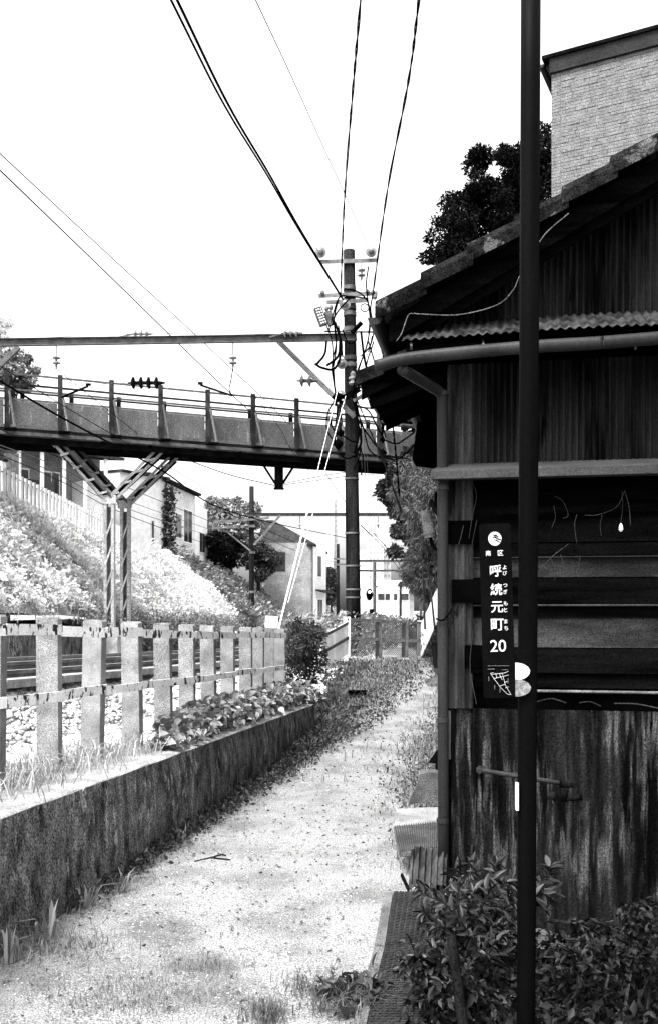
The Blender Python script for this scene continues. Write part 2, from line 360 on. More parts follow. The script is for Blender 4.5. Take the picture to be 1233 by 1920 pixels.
# bank on the right beyond the house
def bankz(x, y):
    e = 1.75+.02*(y-14)
    return zp(y)+max(0, (x-e))*.75-.03 if y > 8 else -.05
ys = np.arange(9.5, 45, .7); xs = [1.55,1.8,2.1,2.5,3.0,3.6,4.4,6,9,14,25]
mb = MB(); mb.grid(lambda y, x: (x+max(0,(y-20))*.12, y, min(6.0, bankz(x, y))+.08*hn(x, y, .7)), ys, xs)
tag(mb.build('bank', M['soil'], origin=(5,20,0), smooth=True), 'overgrown earth bank rising behind the path end', 'bank', kind='structure')

# ---------------------------------------------------------------- low retaining wall beside the path
wall = thing('retaining_wall', (-WA+C(4), 4, 0), 'low stained concrete retaining wall along the left of the path', 'wall')
ys = list(np.arange(-2, 11.01, .2))
mb = MB()
def wf(y, k):
    x = -WA+C(y); z = zt(y); e = .006*hn(y*2, k*.5)
    pr = [(0.03, -.25), (0.02+e, z*.33), (.012+e, z*.66), (-.002, z-.014), (-.3, z-.03), (-.34, -.25)]
    return (x+pr[k][0], y, pr[k][1])
for y0_, y1_ in ((-2, 3.2), (3.206, 5.46), (5.466, 7.7), (7.706, 9.5), (9.506, 11.0)):
    yy = list(np.linspace(y0_, y1_, 12)); mb = MB(); mb.grid(wf, yy, range(6)); mb.f += [tuple(11*6+k for k in range(6)), tuple(reversed(range(6)))]
    mb.build('wall_panel', M['wallface'], wall)
mb = MB()
def cf(y, k):
    x = -WA+C(y)+.004*hn(y*4, 2); z = zt(y)+.004*hn(y*3, 1)
    pr = [(-.006, z-.02), (-.004+.002*hn(y*9, 3), z-.011), (-.014+.006*hn(y*7, 5), z-.004), (-.05, z+.004), (-.45, z+.006+.006*hn(y*5, 7)), (-.6, z-.05)]
    return (x+pr[k][0], y, pr[k][1])
mb.grid(cf, ys, range(6)); mb.f.append(tuple((len(ys)-1)*6+k for k in range(6)))
mb.build('coping', M['coping'], wall)

# retaining wall across the track, two tiers of stained panels
owall = thing('trackside_wall', (-9.4+C(14), 14, .8), 'dark streaked concrete wall at the foot of the overgrown embankment', 'wall')
for i, y0 in enumerate(np.arange(6, 34, 2.0)):
    y1 = y0+1.97; mb = MB(); a = 9.32
    z0, z1 = bedz(9.4, y0)-.3, bedz(9.4, y0)+.72
    mb.hexa([(-a+C(y0), y0, z0), (-a+C(y1), y1, z0), (-a-.2+C(y1), y1, z0), (-a-.2+C(y0), y0, z0), (-a+C(y0), y0, z1), (-a+C(y1), y1, z1), (-a-.2+C(y1), y1, z1), (-a-.2+C(y0), y0, z1)])
    mb.build('panel', M['wallface'], owall)
    if i < 6:
        mb = MB(); a = 9.62; z0, z1 = z1-.4, z1+.5
        mb.hexa([(-a+C(y0), y0, z0), (-a+C(y1), y1, z0), (-a-.2+C(y1), y1, z0), (-a-.2+C(y0), y0, z0), (-a+C(y0), y0, z1), (-a+C(y1), y1, z1), (-a-.2+C(y1), y1, z1), (-a-.2+C(y0), y0, z1)])
        mb.build('upper_panel', M['wallface'], owall)

# ---------------------------------------------------------------- concrete post fence
FA = 2.70
def fx(Y): return -FA+C(Y)
fence = thing('post_fence', (fx(5.44), 5.44, zt(5.44)), 'low concrete post fence with two flaking white rails beside the track', 'fence')
pyy = [1.8, 2.4, 3.0, 3.61, 4.22, 4.83, 5.44, 6.06, 6.66, 7.27, 7.84, 8.40, 9.02, 9.66, 10.15, 10.62, 11.13]
def ftop(Y): return 1.51-.032*(Y-5.44)
proto = None
for i, Y in enumerate(pyy):
    top = ftop(Y)
    if proto is None:
        mb = MB(); w_ = .064
        ch = .012
        ring = lambda s, z: [(-s, -.05, z), (s, -.05, z), (s, .05, z), (-s, .05, z)]
        mb.add(ring(w_, -1.0)+ring(w_, -ch)+ring(w_-ch, 0), [(0,1,5,4),(1,2,6,5),(2,3,7,6),(3,0,4,7),(4,5,9,8),(5,6,10,9),(6,7,11,10),(7,4,8,11),(8,9,10,11)])
        o = mb.build('post', M['post'], fence, origin=(0,0,0)); o.location = Vector((fx(Y), Y, top))-wl(fence); proto = o
    else: o = copy_part(proto, (fx(Y), Y, top), fence)
    o.rotation_euler = (R(random.uniform(-1, 1)), R(random.uniform(-1.2, 1.2)), R(random.uniform(-8, 2)))
for zoff, hh in ((-.085, .062), (-.47, .058)):
    for i in range(len(pyy)-1):
        Y0, Y1 = pyy[i], pyy[i+1]
        dz = random.uniform(-.008, .008); off = Vector((.0806, -.0152, 0))
        a = Vector((fx(Y0), Y0, ftop(Y0)+zoff+dz))+off; b = Vector((fx(Y1), Y1, ftop(Y1)+zoff+dz+random.uniform(-.006,.006)))+off
        e = (b-a).normalized()*.002
        MB().bar(a+e, b-e, .014, hh+random.uniform(-.004,.004)).build('rail', M['railp'], fence)

# ---------------------------------------------------------------- railway track
track = thing('railway_track', (-5.2+C(9), 9, zr(9)-.15), 'single railway track with steel rails on concrete sleepers', 'railway track')
def rail_part(a, name, dz=0, h=.15, s0=2, s1=150):
    ys = list(np.arange(s0, 40, .8))+list(np.arange(40, s1, 4)); mb = MB(); prof = [(-.06,0),(.06,0),(.06,.012),(.012,.03),(.012,h-.04),(.032,h-.032),(.032,h-.002),(-.032,h-.002),(-.032,h-.032),(-.012,h-.04),(-.012,.03),(-.06,.012)]
    mb.grid(lambda y, k: (-a+C(y)+prof[k % 12][0], y, zr(y)-h+prof[k % 12][1]+dz), ys, range(13))
    o = mb.build(name, M['steel_rail'], track)
    mb = MB(); mb.grid(lambda y, k: (-a+C(y)+(-.03, .03)[k], y, zr(y)+dz+.001), ys, range(2)); mb.build('rail_head', M['steel_top'], o)
rail_part(4.7, 'running_rail'); rail_part(5.79, 'running_rail'); rail_part(4.38, 'guard_rail', dz=-.06, s1=13)
slp = None
for i in range(70):
    Y = 3.5+i*.62
    if slp is None:
        mb = MB(); mb.box((0,0,-.07), (2.0,.2,.14)); slp = mb.build('sleeper', M['coping'], track, origin=(0,0,0)); slp.location = Vector((-5.24+C(Y), Y, zr(Y)-.155))-wl(track); s_ = slp
    else: s_ = copy_part(slp, (-5.24+C(Y), Y, zr(Y)-.155), track)
    s_.rotation_euler = (0, 0, -.185)
# cable trough edge between fence and track: dark low side seen under the rails
tr = thing('cable_trough', (-4.12+C(9), 9, .9), 'long dark low concrete cable trough lying along the near rail', 'cable trough')
for i, y0 in enumerate(np.arange(4.5, 17, 1.0)):
    y1 = y0+.985
    a = Vector((-4.16+C(y0), y0, zr(y0)-.155)); b = Vector((-4.16+C(y1), y1, zr(y1)-.155))
    MB().bar(a, b, .2, .07).build('trough_block', M['post'], tr)

def rock(name, c, s, mat, parent=None, squash=.6):
    import bmesh
    bm_ = bmesh.new(); bmesh.ops.create_icosphere(bm_, subdivisions=3, radius=1.0); mb = MB(); ph = random.uniform(0, 9)
    vs = [Vector((v.co.x*1.2, v.co.y, v.co.z*squash))*s*(1+.16*math.sin(3*v.co.x+ph)*math.cos(2.5*v.co.y+ph)+.1*math.sin(6*v.co.z+4*v.co.x+ph))+Vector(c) for v in bm_.verts]
    bm_.verts.index_update(); mb.add(vs, [tuple(v.index for v in f.verts) for f in bm_.faces]); bm_.free(); return mb.build(name, mat, parent, smooth=True)
# ballast stones
n = 9000; Y = rng.uniform(3.6, 17, n); Y[:5000] = rng.uniform(3.6, 9, 5000); a = rng.uniform(2.62, 4.3, n); a[6500:] = rng.uniform(4.3, 7.2, n-6500)
Cc = np.array([(-aa+C(y), y, bedz(aa, y)+.012) for aa, y in zip(a, Y)])
S = rng.uniform(.018, .042, n); V, T = stone_geo(Cc, S)
tag(raw_mesh('ballast_stones', V, T, M['ballast']), 'loose pale ballast stones between the post fence and the rails', 'ballast', kind='stuff')
for k, (px, py, d, s) in enumerate([(114,1424,5.5,.085),(36,1432,5.2,.06),(285,1352,6.6,.05)]):
    c = P(px, py, d); c.z = zt(d)+.04
    lab = ['largest rounded boulder at the foot of the nearest fence post','flat grey boulder at the left frame edge below the fence','small dark stone between the fence posts'][k]
    tag(rock('boulder', c-Vector((0,0,s*.35)), s*.9, M['post']), lab, 'boulder')
# ---------------------------------------------------------------- footbridge over the railway
BA, BB = Vector((-7.25, 20, 0)), Vector((2.17, 24, 0)); bd = (BB-BA).normalized(); bn = Vector((-bd.y, bd.x, 0))   # bn: away from the camera
def BP(s, t, z): return BA+bd*s+bn*t+Vector((0,0,z))
bridge = thing('footbridge', BP(5, .8, 5.0), 'dark steel plate footbridge with railings crossing over the railway', 'footbridge')
S0, S1, WID = -6.0, 13.5, 1.5
PS = [0.14+1.14*i for i in range(-5, 12)]
for i in range(len(PS)-1):
    a, b = PS[i]+.06, PS[i+1]-.06
    MB().hexa([BP(a,.0,5.68),BP(b,.0,5.68),BP(b,.02,5.68),BP(a,.02,5.68),BP(a,0,6.22),BP(b,0,6.22),BP(b,.02,6.22),BP(a,.02,6.22)]).build('side_plate', M['bridge'], bridge)
    MB().hexa([BP(a,WID,5.68),BP(b,WID,5.68),BP(b,WID+.02,5.68),BP(a,WID+.02,5.68),BP(a,WID,6.22),BP(b,WID,6.22),BP(b,WID+.02,6.22),BP(a,WID+.02,6.22)]).build('side_plate', M['bridge'], bridge)
def bbox_(s0, s1, t0, t1, z0, z1): return MB().hexa([BP(s0,t0,z0),BP(s1,t0,z0),BP(s1,t1,z0),BP(s0,t1,z0),BP(s0,t0,z1),BP(s1,t0,z1),BP(s1,t1,z1),BP(s0,t1,z1)])
bbox_(S0,S1,.03,WID-.01,5.60,5.66).build('deck', M['bridge_dark'], bridge)
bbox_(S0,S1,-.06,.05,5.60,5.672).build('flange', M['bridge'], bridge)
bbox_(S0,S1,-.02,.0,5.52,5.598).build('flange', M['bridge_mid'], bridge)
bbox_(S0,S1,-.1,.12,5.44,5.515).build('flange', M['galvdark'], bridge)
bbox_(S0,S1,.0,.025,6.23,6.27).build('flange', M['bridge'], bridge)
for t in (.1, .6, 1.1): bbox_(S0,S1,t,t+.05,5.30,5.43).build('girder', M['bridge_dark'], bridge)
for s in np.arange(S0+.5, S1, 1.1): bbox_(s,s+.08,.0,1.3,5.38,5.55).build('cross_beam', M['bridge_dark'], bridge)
for t, mm in ((.02, 'bridge'), (WID+.02, 'bridge')):
    bbox_(S0,S1,t-.02,t+.02,6.79,6.83).build('handrail', M[mm], bridge)
    bbox_(S0,S1,t-.015,t+.015,6.56,6.605).build('rail', M['bridge_mid'], bridge)
    bbox_(S0,S1,t-.015,t+.015,6.39,6.43).build('rail', M['bridge_mid'], bridge)
for s in PS:
    p = bbox_(s-.05,s+.05,-.09,-.004,5.53,6.86).build('post', M['bridge_mid'], bridge)
    bbox_(s-.06,s+.19,-.34,-.09,5.53,5.56).build('foot_plate', M['bridge_dark'], p)
    MB().bar(BP(s+.15,-.30,5.57), BP(s+.05,-.10,6.40), .03, .05).build('brace', M['bridge'], p)
    bbox_(s+.4,s+.5,WID+.03,WID+.1,5.6,6.86).build('post', M['bridge_dark'], bridge)
# hanging bracket under the deck
hb = thing('hanging_bracket', P(523, 915, 23.0), 'short dark steel bracket hanging under the footbridge with two diagonal struts', 'bracket')
c0 = P(523, 915, 23.2); 
MB().box(c0+Vector((0,0,.33)), (.22,.16,.72)).build('post', M['bridge_dark'], hb)
MB().box(c0+Vector((0,0,-.02)), (.26,.2,.03)).build('end_plate', M['bridge_dark'], hb)
for sx in (-1, 1): MB().bar(c0+Vector((sx*.1,0,.12)), c0+Vector((sx*.42,0,.62)), .05, .06).build('strut', M['bridge_dark'], hb)

# Y-shaped steel pier
pb = Vector((-5.02, 21.2, bedz(8.5, 20.9))); pier = thing('bridge_pier', pb, 'pale Y-shaped riveted steel pier carrying the footbridge over bushes', 'pier')
zk = 4.12
for fr, (tt, offx) in enumerate(((.5, -.10), (1.45, .06))):
    base = Vector((pb.x+offx, pb.y+tt-.5, pb.z-.2))
    for sx in (-.085, .085):
        MB().box(base+Vector((sx*1.0,0,(zk-base.z)/2+.0)), (.07,.16,zk-base.z)).build('column_channel', M['pier'], pier)
    MB().box(base+Vector((0,.03,(zk-base.z)/2)), (.098,.02,zk-base.z-.3)).build('column_shade_web', M['galvdark'], pier)  # dark plate painted as the shaded gap between the channels
    for k in range(5):
        z0 = base.z+.6+k*.6
        MB().bar(base+Vector((-.09,-.085,z0-base.z)), base+Vector((.09,-.085,z0-base.z+.5)), .012, .04).build('lacing_bar', M['pier'], pier)
    kn = Vector((base.x, base.y, zk))
    for sd in (-1, 1):
        MB().bar(kn+Vector((0,.05,0)), kn+Vector((sd*1.12, sd*.48+.05, 1.2)), .03, .16).build('arm_shade_web', M['bridge_dark'], pier)  # dark plate stands in for the shaded inside of the arm
        for o in (-.1, .1):
            a = kn+Vector((o, 0, 0)); b = kn+Vector((sd*1.12+o, sd*.48, 1.3))
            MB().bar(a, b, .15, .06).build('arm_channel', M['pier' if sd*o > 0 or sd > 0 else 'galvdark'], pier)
        a = kn; 
        for k in range(4):
            q = (k+.5)/4.3; pp = kn+Vector((sd*1.12, sd*.48, 1.2))*q
            MB().bar(pp+Vector((-.1,-.09,0)), pp+Vector((.1,-.09,.06)), .012, .05).build('batten', M['pier'], pier)
    MB().box(kn+Vector((0,-.09,.02)), (.34,.012,.2)).build('knee_plate', M['pier'], pier)
    MB().box(base+Vector((0,0,.45)), (.52,.6,.9)).build('footing', M['coping'], pier, bevel=.02)

# ---------------------------------------------------------------- poles
def pole_tube(parent, base, top, r0, r1, mat, name='shaft', n=16): return MB().tube([base.lerp(top, k/6) for k in range(7)], [r0+(r1-r0)*k/6 for k in range(7)], n).build(name, mat, parent, smooth=True)
def insulator(parent, at, axis, s=1.0, n=2):
    prof = [(0, .012*s), (.04*s, .014*s)]
    for k in range(n):
        b = .04*s+k*.11*s
        prof += [(b+.005*s, .03*s), (b+.03*s, .085*s), (b+.05*s, .085*s), (b+.055*s, .03*s), (b+.1*s, .025*s)]
    prof += [(.04*s+n*.11*s+.05*s, .012*s)]
    return MB().lathe(at, axis, prof, 12).build('insulator', M['porcelain'], parent, smooth=False)
def disc_insulator(parent, at, s=1.0):
    return MB().lathe(at, (0,-1,0), [(0,.03*s),(.02*s,.12*s),(.05*s,.12*s),(.06*s,.07*s),(.1*s,.05*s),(.14*s,.06*s),(.16*s,.02*s)], 16).build('insulator', M['porcelain'], parent)

PD = 20.0
pz = zt(20)-.2; pbase = Vector(((663-CX)*PD/F, PD, pz)); ptop = P(654, 470, PD)
up = thing('utility_pole', pbase, 'tall dark concrete utility pole carrying crossarms, insulators and tangled cables', 'utility pole')
pole_tube(up, pbase, ptop, .165, .125, M['cpole'], n=20)
def poleat(y, dd=0):
    z = EYE-(y-HY)*PD/F; k = (z-pbase.z)/(ptop.z-pbase.z); v = pbase.lerp(ptop, k); v.y += dd; return v, .165+(.125-.165)*k
def hbeam(x0, y0, x1, y1, d, parent, name='crossarm', mat='galv', h=.09, w=.09):
    a, b = P(x0,y0,d), P(x1,y1,d)
    o = MB().bar(a, b, .012, h).build(name, M[mat], parent)
    MB().bar(a+Vector((0,w/2+.008,h/2-.006)), b+Vector((0,w/2+.008,h/2-.006)), w, .012).build('flange', M[mat], o)
    return o
hbeam(598, 491, 707, 488, PD-.16, up); hbeam(597, 555, 707, 550, PD-.16, up); hbeam(612, 567, 690, 563, PD-.2, up)
hbeam(608, 621, 700, 622, PD-.18, up, h=.03)
for (x, y) in ((601, 474), (695, 473)): disc_insulator(up, P(x, y, PD-.2), 1.0)
for (x, y) in ((604,548),(688,547),(698,548),(612,578),(620,576),(702,556)):
    MB().lathe(P(x, y, PD-.22), (0,0,1), [(-.06,.03),(-.02,.05),(.02,.045),(.05,.02)], 10).build('pin_insulator', M['galv'], up)
for (x, y, s) in ((646,572,1.0),(640,683,.95),(638,742,.95)): disc_insulator(up, P(x, y, PD-.3), s)
for y, x in ((676,664),(700,664)): pass
for y in (541, 577, 589, 618, 672, 685, 775, 898, 1000, 1061, 1105, 1120):
    c, r = poleat(y); hb_ = .045 if y in (541,577,589,618,672,685) else .018
    MB().lathe(c, (0,0,1), [(-hb_,r+.004),(-hb_,r+.014),(hb_,r+.014),(hb_,r+.004)], 20).build('pole_band', M['galv'], up)
insulator(up, P(677, 500, PD-.2), (0,0,-1), 1.0, 2); MB().tube([P(677,491,PD-.2), P(677,501,PD-.2)], .012, 6).build('hanger', M['galv'], up)
# stacked pin insulator by the eave
MB().lathe(P(661, 722, PD-.32), (0,0,1), [(0,.05),(.03,.09),(.06,.09),(.07,.05),(.12,.05),(.13,.09),(.17,.09),(.19,.05),(.25,.06),(.3,.02)], 14).build('line_insulator', M['porcelain'], up)
# perforated boxes
for k, (x, y, rz) in enumerate(((601,594,-18),(618,597,-18))):
    c = P(x, y, PD-.35); ax = Matrix.Rotation(R(-20), 3, 'Y') @ Matrix.Rotation(R(10), 3, 'Z'); o = MB().box(c, (.17,.12,.40) if k == 0 else (.15,.12,.3), ax).build('vented_box', M['galvdark'], up)
    if k == 0:
        mb = MB()
        for i in range(3):
            for j in range(6): mb.box(c+ax @ Vector((-.05+i*.05, -.062, -.15+j*.06)), (.026,.006,.03), ax)
        mb.build('vent_hole', M['white'], o)['kind'] = 'stuff'
MB().tube([P(659,624,PD-.4), P(677,605,PD-.4)], [.05,.05], 10).build('black_sleeve', M['rubber'], up)
# coil ring
ringp = [P(683, 577, PD-.4)+Vector((math.cos(a)*.085, 0, math.sin(a)*.085)) for a in np.linspace(0, 2*math.pi, 17)]
MB().tube(ringp, .012, 6, cap=False).build('cable_ring', M['rubber'], up)
# drop cables and loops on the pole
def smooth(pts, k=8):
    pts = [Vector(p) for p in pts]; q = [pts[0]*2-pts[1]]+pts+[pts[-1]*2-pts[-2]]; out = []
    for i in range(1, len(q)-2):
        for j in range(k):
            t = j/k; p0, p1, p2, p3 = q[i-1:i+3]
            out.append(.5*((2*p1)+(p2-p0)*t+(2*p0-5*p1+4*p2-p3)*t*t+(3*p1-p0-3*p2+p3)*t**3))
    return out+[q[-2]]
loops = [
 [(612,610),(622,640),(625,690),(628,740)], [(625,600),(630,640),(622,690),(630,740)], [(628,605),(640,650),(628,690),(605,690),(590,682)],
 [(634,610),(640,650),(642,670)], [(612,640),(608,665),(592,685)], [(637,640),(633,668),(612,686)], [(616,620),(634,560),(655,556),(690,560)],
 [(645,541),(672,548),(688,565),(694,590)], [(690,500),(686,530),(688,556),(693,600),(690,625)], [(697,630),(692,650),(676,668)], [(693,590),(689,640),(676,680),(664,720)],
 [(676,622),(684,680),(702,745),(715,790),(716,815)], [(664,720),(660,740),(667,770),(672,810),(664,850)], [(628,750),(620,790),(631,815)], [(634,760),(628,800),(628,830)],
 [(640,815),(660,828),(672,826)], [(636,850),(648,860),(664,855)], [(668,770),(680,800),(690,840),(704,855)], [(720,825),(742,832),(760,822),(776,810)], [(720,857),(740,862),(760,850),(778,832)],
 [(672,800),(676,830),(664,858)], [(634,560),(626,600),(630,650),(624,700),(630,748)], [(688,560),(694,600),(686,650),(668,700),(660,740)], [(700,545),(694,580),(700,620),(690,660)], [(700,640),(686,690),(700,730),(722,820)], [(630,748),(616,770),(612,800),(622,822),(632,815)], [(668,760),(690,770),(706,800),(716,818)], [(672,790),(700,830),(714,846)], [(655,560),(640,575),(628,592),(622,610)], [(690,640),(704,690),(712,740),(716,800)], [(664,740),(676,800),(674,850),(664,880)], [(637,760),(640,790),(636,812)], [(676,840),(681,870),(676,890)], [(642,618),(650,640),(660,644),(668,636)],
]
for i, L_ in enumerate(loops):
    MB().tube(smooth([P(x, y, PD-.35-.05*(i % 5)) for x, y in L_], 6), .028 if i in (2,4,5,11,12,20) else .017, 6).build('drop_cable', M['rubber'], up, smooth=True)
for k, (x, y, s) in enumerate(((633,746,.16),(638,812,.14),(633,833,.19),(717,824,.12),(717,848,.14))):
    V, T = stone_geo(np.array([P(x, y, PD-.45)]), np.array([s*.75]), 1.0); raw_mesh('splice_box', V, T, M['rubber'], up)
# bolted dark bracket from the pole towards the eave
MB().bar(P(626, 757, PD-.4), P(712, 706, PD-.4), .05, .12).build('bracket_arm', M['rubber'], up)
for x, y in ((642,750),(633,756),(676,730)): MB().lathe(P(x,y,PD-.46), (0,-1,0), [(0,.02),(.02,.02)], 8).build('bolt', M['white'], up)
MB().bar(P(662, 752, PD-.5), P(740, 706, PD-.6), .05, .07).build('strut', M['galvdark'], up)
# beam over the tracks
def beam(thing_, x0, y0, d0, x1, y1, d1, h=.13, mat='galvdark'):
    a, b = P(x0,y0,d0), P(x1,y1,d1); w_ = .1
    o = MB().bar(a, b, .015, h).build('beam', M[mat], thing_)
    for s in (-1, 1): MB().bar(a+Vector((0,0,s*(h/2+.006))), b+Vector((0,0,s*(h/2+.006))), w_, .012).build('flange', M['galv' if s < 0 else mat], o)
    return o
bm = thing('catenary_beam', P(400, 636, 19.8), 'long thin steel catenary beam spanning the tracks above the footbridge', 'catenary beam')
beam(bm, 668, 632, PD-.25, -260, 646, 18.2)
MB().bar(P(522, 640, PD-.3), P(664, 782, PD-.3), .07, .1).build('knee_brace', M['galv'], bm)
MB().bar(P(36, 650, 19), P(-60, 745, 19), .07, .1).build('knee_brace', M['galv'], bm)
for (x, y0, y1) in ((106, 645, 664), (437, 640, 664)):
    MB().tube([P(x,y0,19.4), P(x,y1,19.4)], .012, 6).build('hanger', M['galvdark'], bm); insulator(bm, P(x, y1, 19.4), (0,0,-1), 1.0, 2)
for (x, y) in ((247, 626), (527, 624)): insulator(bm, P(x, y, 19.4), (1,0,0), 1.1, 3); MB().bar(P(x-22,632,19.4), P(x+4,626,19.4), .03, .03).build('stay', M['galvdark'], bm)
for (x, y, mat) in ((240, 718, 'stake'), (556, 714, 'galvdark')):
    o = insulator(bm, P(x, y, 19.3), (1,0,0), 1.5, 4 if x < 400 else 2)
    o.data.materials[0] = M[mat]
MB().tube(smooth([P(437,690,19.4),P(433,715,19.4),P(430,730,19.4),P(436,742,19.4)]), .012, 6).build('jumper', M['wire'], bm)
for (xa, ya, xb, yb) in ((116,745,166,724), (376,722,436,742)):
    MB().bar(P(xa,ya,19), P(xb,yb,19), .03, .04).build('registration_arm', M['bridge_dark'], bm); MB().box(P(xb if xb < 200 else xa, yb-3 if xb < 200 else ya-3, 19), (.1,.05,.05)).build('clamp', M['bridge_dark'], bm)

# guy wires with pale guard tubes
for k, (x0, y0, x1, y1, lab) in enumerate(((640,700,512,1222,'pale guarded guy wire slanting from the utility pole to the post fence end'), (648,740,540,1130,'second pale guy wire just right of the guarded one'))):
    a, b = P(x0, y0, 19.6), P(x1, y1, 14.0+k*3)
    g = thing('guy_wire', b, lab, 'guy wire')
    MB().tube([a, a.lerp(b, .55)], .006, 6).build('stay_wire', M['white'], g)
    MB().tube([a.lerp(b, .55), b], .014 if k == 0 else .005, 8).build('guard_tube', M['white'], g)

# farther poles and gantries
def far_pole(x, ytop, d, r, lab, arms, yb=1185):
    t = P(x, ytop, d); b = P(x, yb, d); b.z = min(b.z, .3)
    o = thing('line_pole', b, lab, 'pole', 'line poles along the railway'); pole_tube(o, b, t, r, r*.85, M['cpole'])
    for (x0, y0, x1, y1, nm) in arms: hbeam(x0, y0, x1, y1, d-.2, o, 'crossarm', 'galv', h=.1, w=.06)
    return o
fp = far_pole(472, 912, 38, .115, 'dark concrete line pole rising from the bushes left of the guy wire', [(400,980,505,971,0),(398,990,478,986,0)])
MB().bar(P(476,1022,37.9), P(526,966,37.9), .09, .09).build('brace', M['galv'], fp); MB().bar(P(420,992,37.9), P(470,1033,37.9), .06, .06).build('brace', M['galv'], fp)
for (x, y) in ((447,984),(436,996),(420,990),(462,985)): insulator(fp, P(x, y-4, 37.8), (0,0,-1), 1.3, 1)
for (x, y) in ((473,1036),(473,1110)): MB().lathe(P(x,y,38), (0,0,1), [(-.05,.12),(-.05,.13),(.05,.13),(.05,.12)], 14).build('pole_band', M['galv'], fp)
gb = thing('catenary_beam', P(600, 965, 38), 'thin catenary beam behind the utility pole at the second gantry', 'catenary beam'); beam(gb, 462, 965, 37.8, 735, 965, 39, h=.12)
for x in (562, 708): MB().tube([P(x,967,38.3), P(x,980,38.3)], .02, 6).build('hanger', M['galvdark'], gb); insulator(gb, P(x, 980, 38.3), (0,0,-1), 1.2, 1)
fp2 = far_pole(633, 1020, 60, .12, 'slim dark line pole just left of the utility pole base', [(625,1048,655,1048,0),(625,1058,655,1058,0)])
MB().bar(P(636,1090,59.9), P(662,1062,59.9), .1, .1).build('brace', M['galv'], fp2)
fp3 = thing('lattice_mast', P(629, 1160, 75), 'pale thin lattice mast behind the slim dark line pole', 'mast')
for sx in (-1, 1): MB().bar(P(629+sx*2, 1160, 75), P(629+sx*1.2, 938, 75), .06, .06).build('mast_leg', M['galv'], fp3)
mb = MB(); 
for k in range(22): mb.bar(P(627.5, 1150-k*9.5, 75), P(630.5, 1146-k*9.5, 75), .04, .04)
mb.build('lacing', M['galv'], fp3)['kind'] = 'stuff'
for j, (y, d, lab) in enumerate(((1052, 70, 'upper far gantry beam right of the utility pole'), (1070, 82, 'lower far gantry beam right of the utility pole'))):
    g2 = thing('far_gantry', P(710, y, d), lab, 'gantry'); beam(g2, 672, y, d, 790, y, d, h=.16)
    for x in ((700, 703), (787, 789))[j]: MB().bar(P(x, y, d), P(x, 1165, d), .14, .14).build('gantry_post', M['galvdark'], g2)
    if j == 0:
        for x in (726, 748, 762): MB().bar(P(x, y, d), P(x, y+22, d), .05, .05).build('dropper', M['galvdark'], g2)
fp4 = far_pole(750, 1090, 88, .14, 'short dark pole in front of the far train', [(744,1107,757,1107,0)], 1165)

# signal
sg = thing('railway_signal', P(697, 1165, 46), 'black railway signal with one bright lamp right of the utility pole', 'signal')
MB().tube([P(701,1180,46), P(701,1055,46)], .07, 10).build('post', M['galvdark'], sg)
mb = MB(); poly = [P(692,1115,45.9)+Vector((math.cos(a)*.17, 0, math.sin(a)*.30)) for a in np.linspace(0, 2*math.pi, 20, endpoint=False)]; mb.prism(poly, (0,.08,0)); mb.build('backboard', M['black'], sg)
MB().lathe(P(692,1110,45.8), (0,-1,0), [(0,.06),(.02,.06),(.03,.04)], 12).build('lamp', glow('signal_glow', 3), sg)
MB().tube([P(692,1117,45.8), P(692,1117,45.6)], .06, 10).build('dark_lens', M['black'], sg)
MB().box(P(696,1152,45.8), (.22,.2,.55)).build('relay_box', M['bridge_dark'], sg)

# ---------------------------------------------------------------- overhead wires, each its own
def wire(label, pts, r=.008, mat='wire', twist=False, name='overhead_wire'):
    wp = [P(*p) for p in pts]
    if pts[0][1] < 0 or pts[0][0] < 0: wp = [wp[0]+(wp[0]-wp[1])*2.5]+wp
    q = smooth(wp, 14 if twist else 8)
    if not twist: return tag(MB().tube(q, r, 6).build(name, M[mat], smooth=True), label, 'wire')
    o = thing(name, q[-1], label, 'wire')
    q = smooth(wp, 60)
    for ph in (0, math.pi):
        pp = []
        for i, p in enumerate(q):
            t = (q[min(i+1, len(q)-1)]-q[max(i-1, 0)]).normalized(); s = t.cross(Vector((0,1,0))).normalized(); v = t.cross(s)
            a = i*.22+ph; pp.append(p+(s*math.cos(a)+v*math.sin(a))*r*.95)
        MB().tube(pp, r, 6).build('strand', M[mat], o, smooth=True)
    return o
wire('thick black cable crossing the sky, left strand of the pair', [(306,-30,11.8),(417,190,14),(499,325,16.5),(560,430,18),(641,560,19.6)], .017)
wire('thick black cable crossing the sky, right strand of the pair', [(318,-30,11.8),(426,192,14),(504,325,16.5),(563,430,18),(643,562,19.65)], .02)
wire('hair-thin wire from top centre to the right disc insulator', [(470,-20,10),(545,140,13),(600,262,15.5),(690,462,19.7)], .006, 'wire')
wire('hair-thin wire from the left disc insulator along the thick cable', [(480,270,14.5),(545,370,17),(596,470,19.7)], .0045, 'wire')
wire('twisted black drop wire rising left above the utility pole', [(678,-30,11),(660,180,14),(645,380,17.5),(638,555,19.5)], .0115, twist=True)
wire('twisted black drop wire rising right above the utility pole', [(788,-30,11),(765,150,13),(725,360,16.5),(697,560,19.4)], .0115, twist=True)
wire('upper thin catenary wire slanting down from the left edge', [(-40,250,14),(200,474,18),(409,668,22),(555,812,26),(650,945,34)], .010)
wire('lower thin contact wire slanting down from the left edge', [(-40,280,13),(200,512,17),(437,742,21.5),(560,850,25)], .012)
wire('bold black cable sagging from the left edge past the pier', [(-60,678,14),(120,785,17),(300,880,22),(450,965,34),(655,1010,60)], .022)
wire('thin wire crossing the footbridge plates at left', [(-40,660,16),(110,755,18),(290,860,22),(465,960,37)], .009)
wire('thin wire crossing the footbridge railing centre', [(104,690,19),(160,735,19.5),(300,845,22),(330,862,23)], .008)
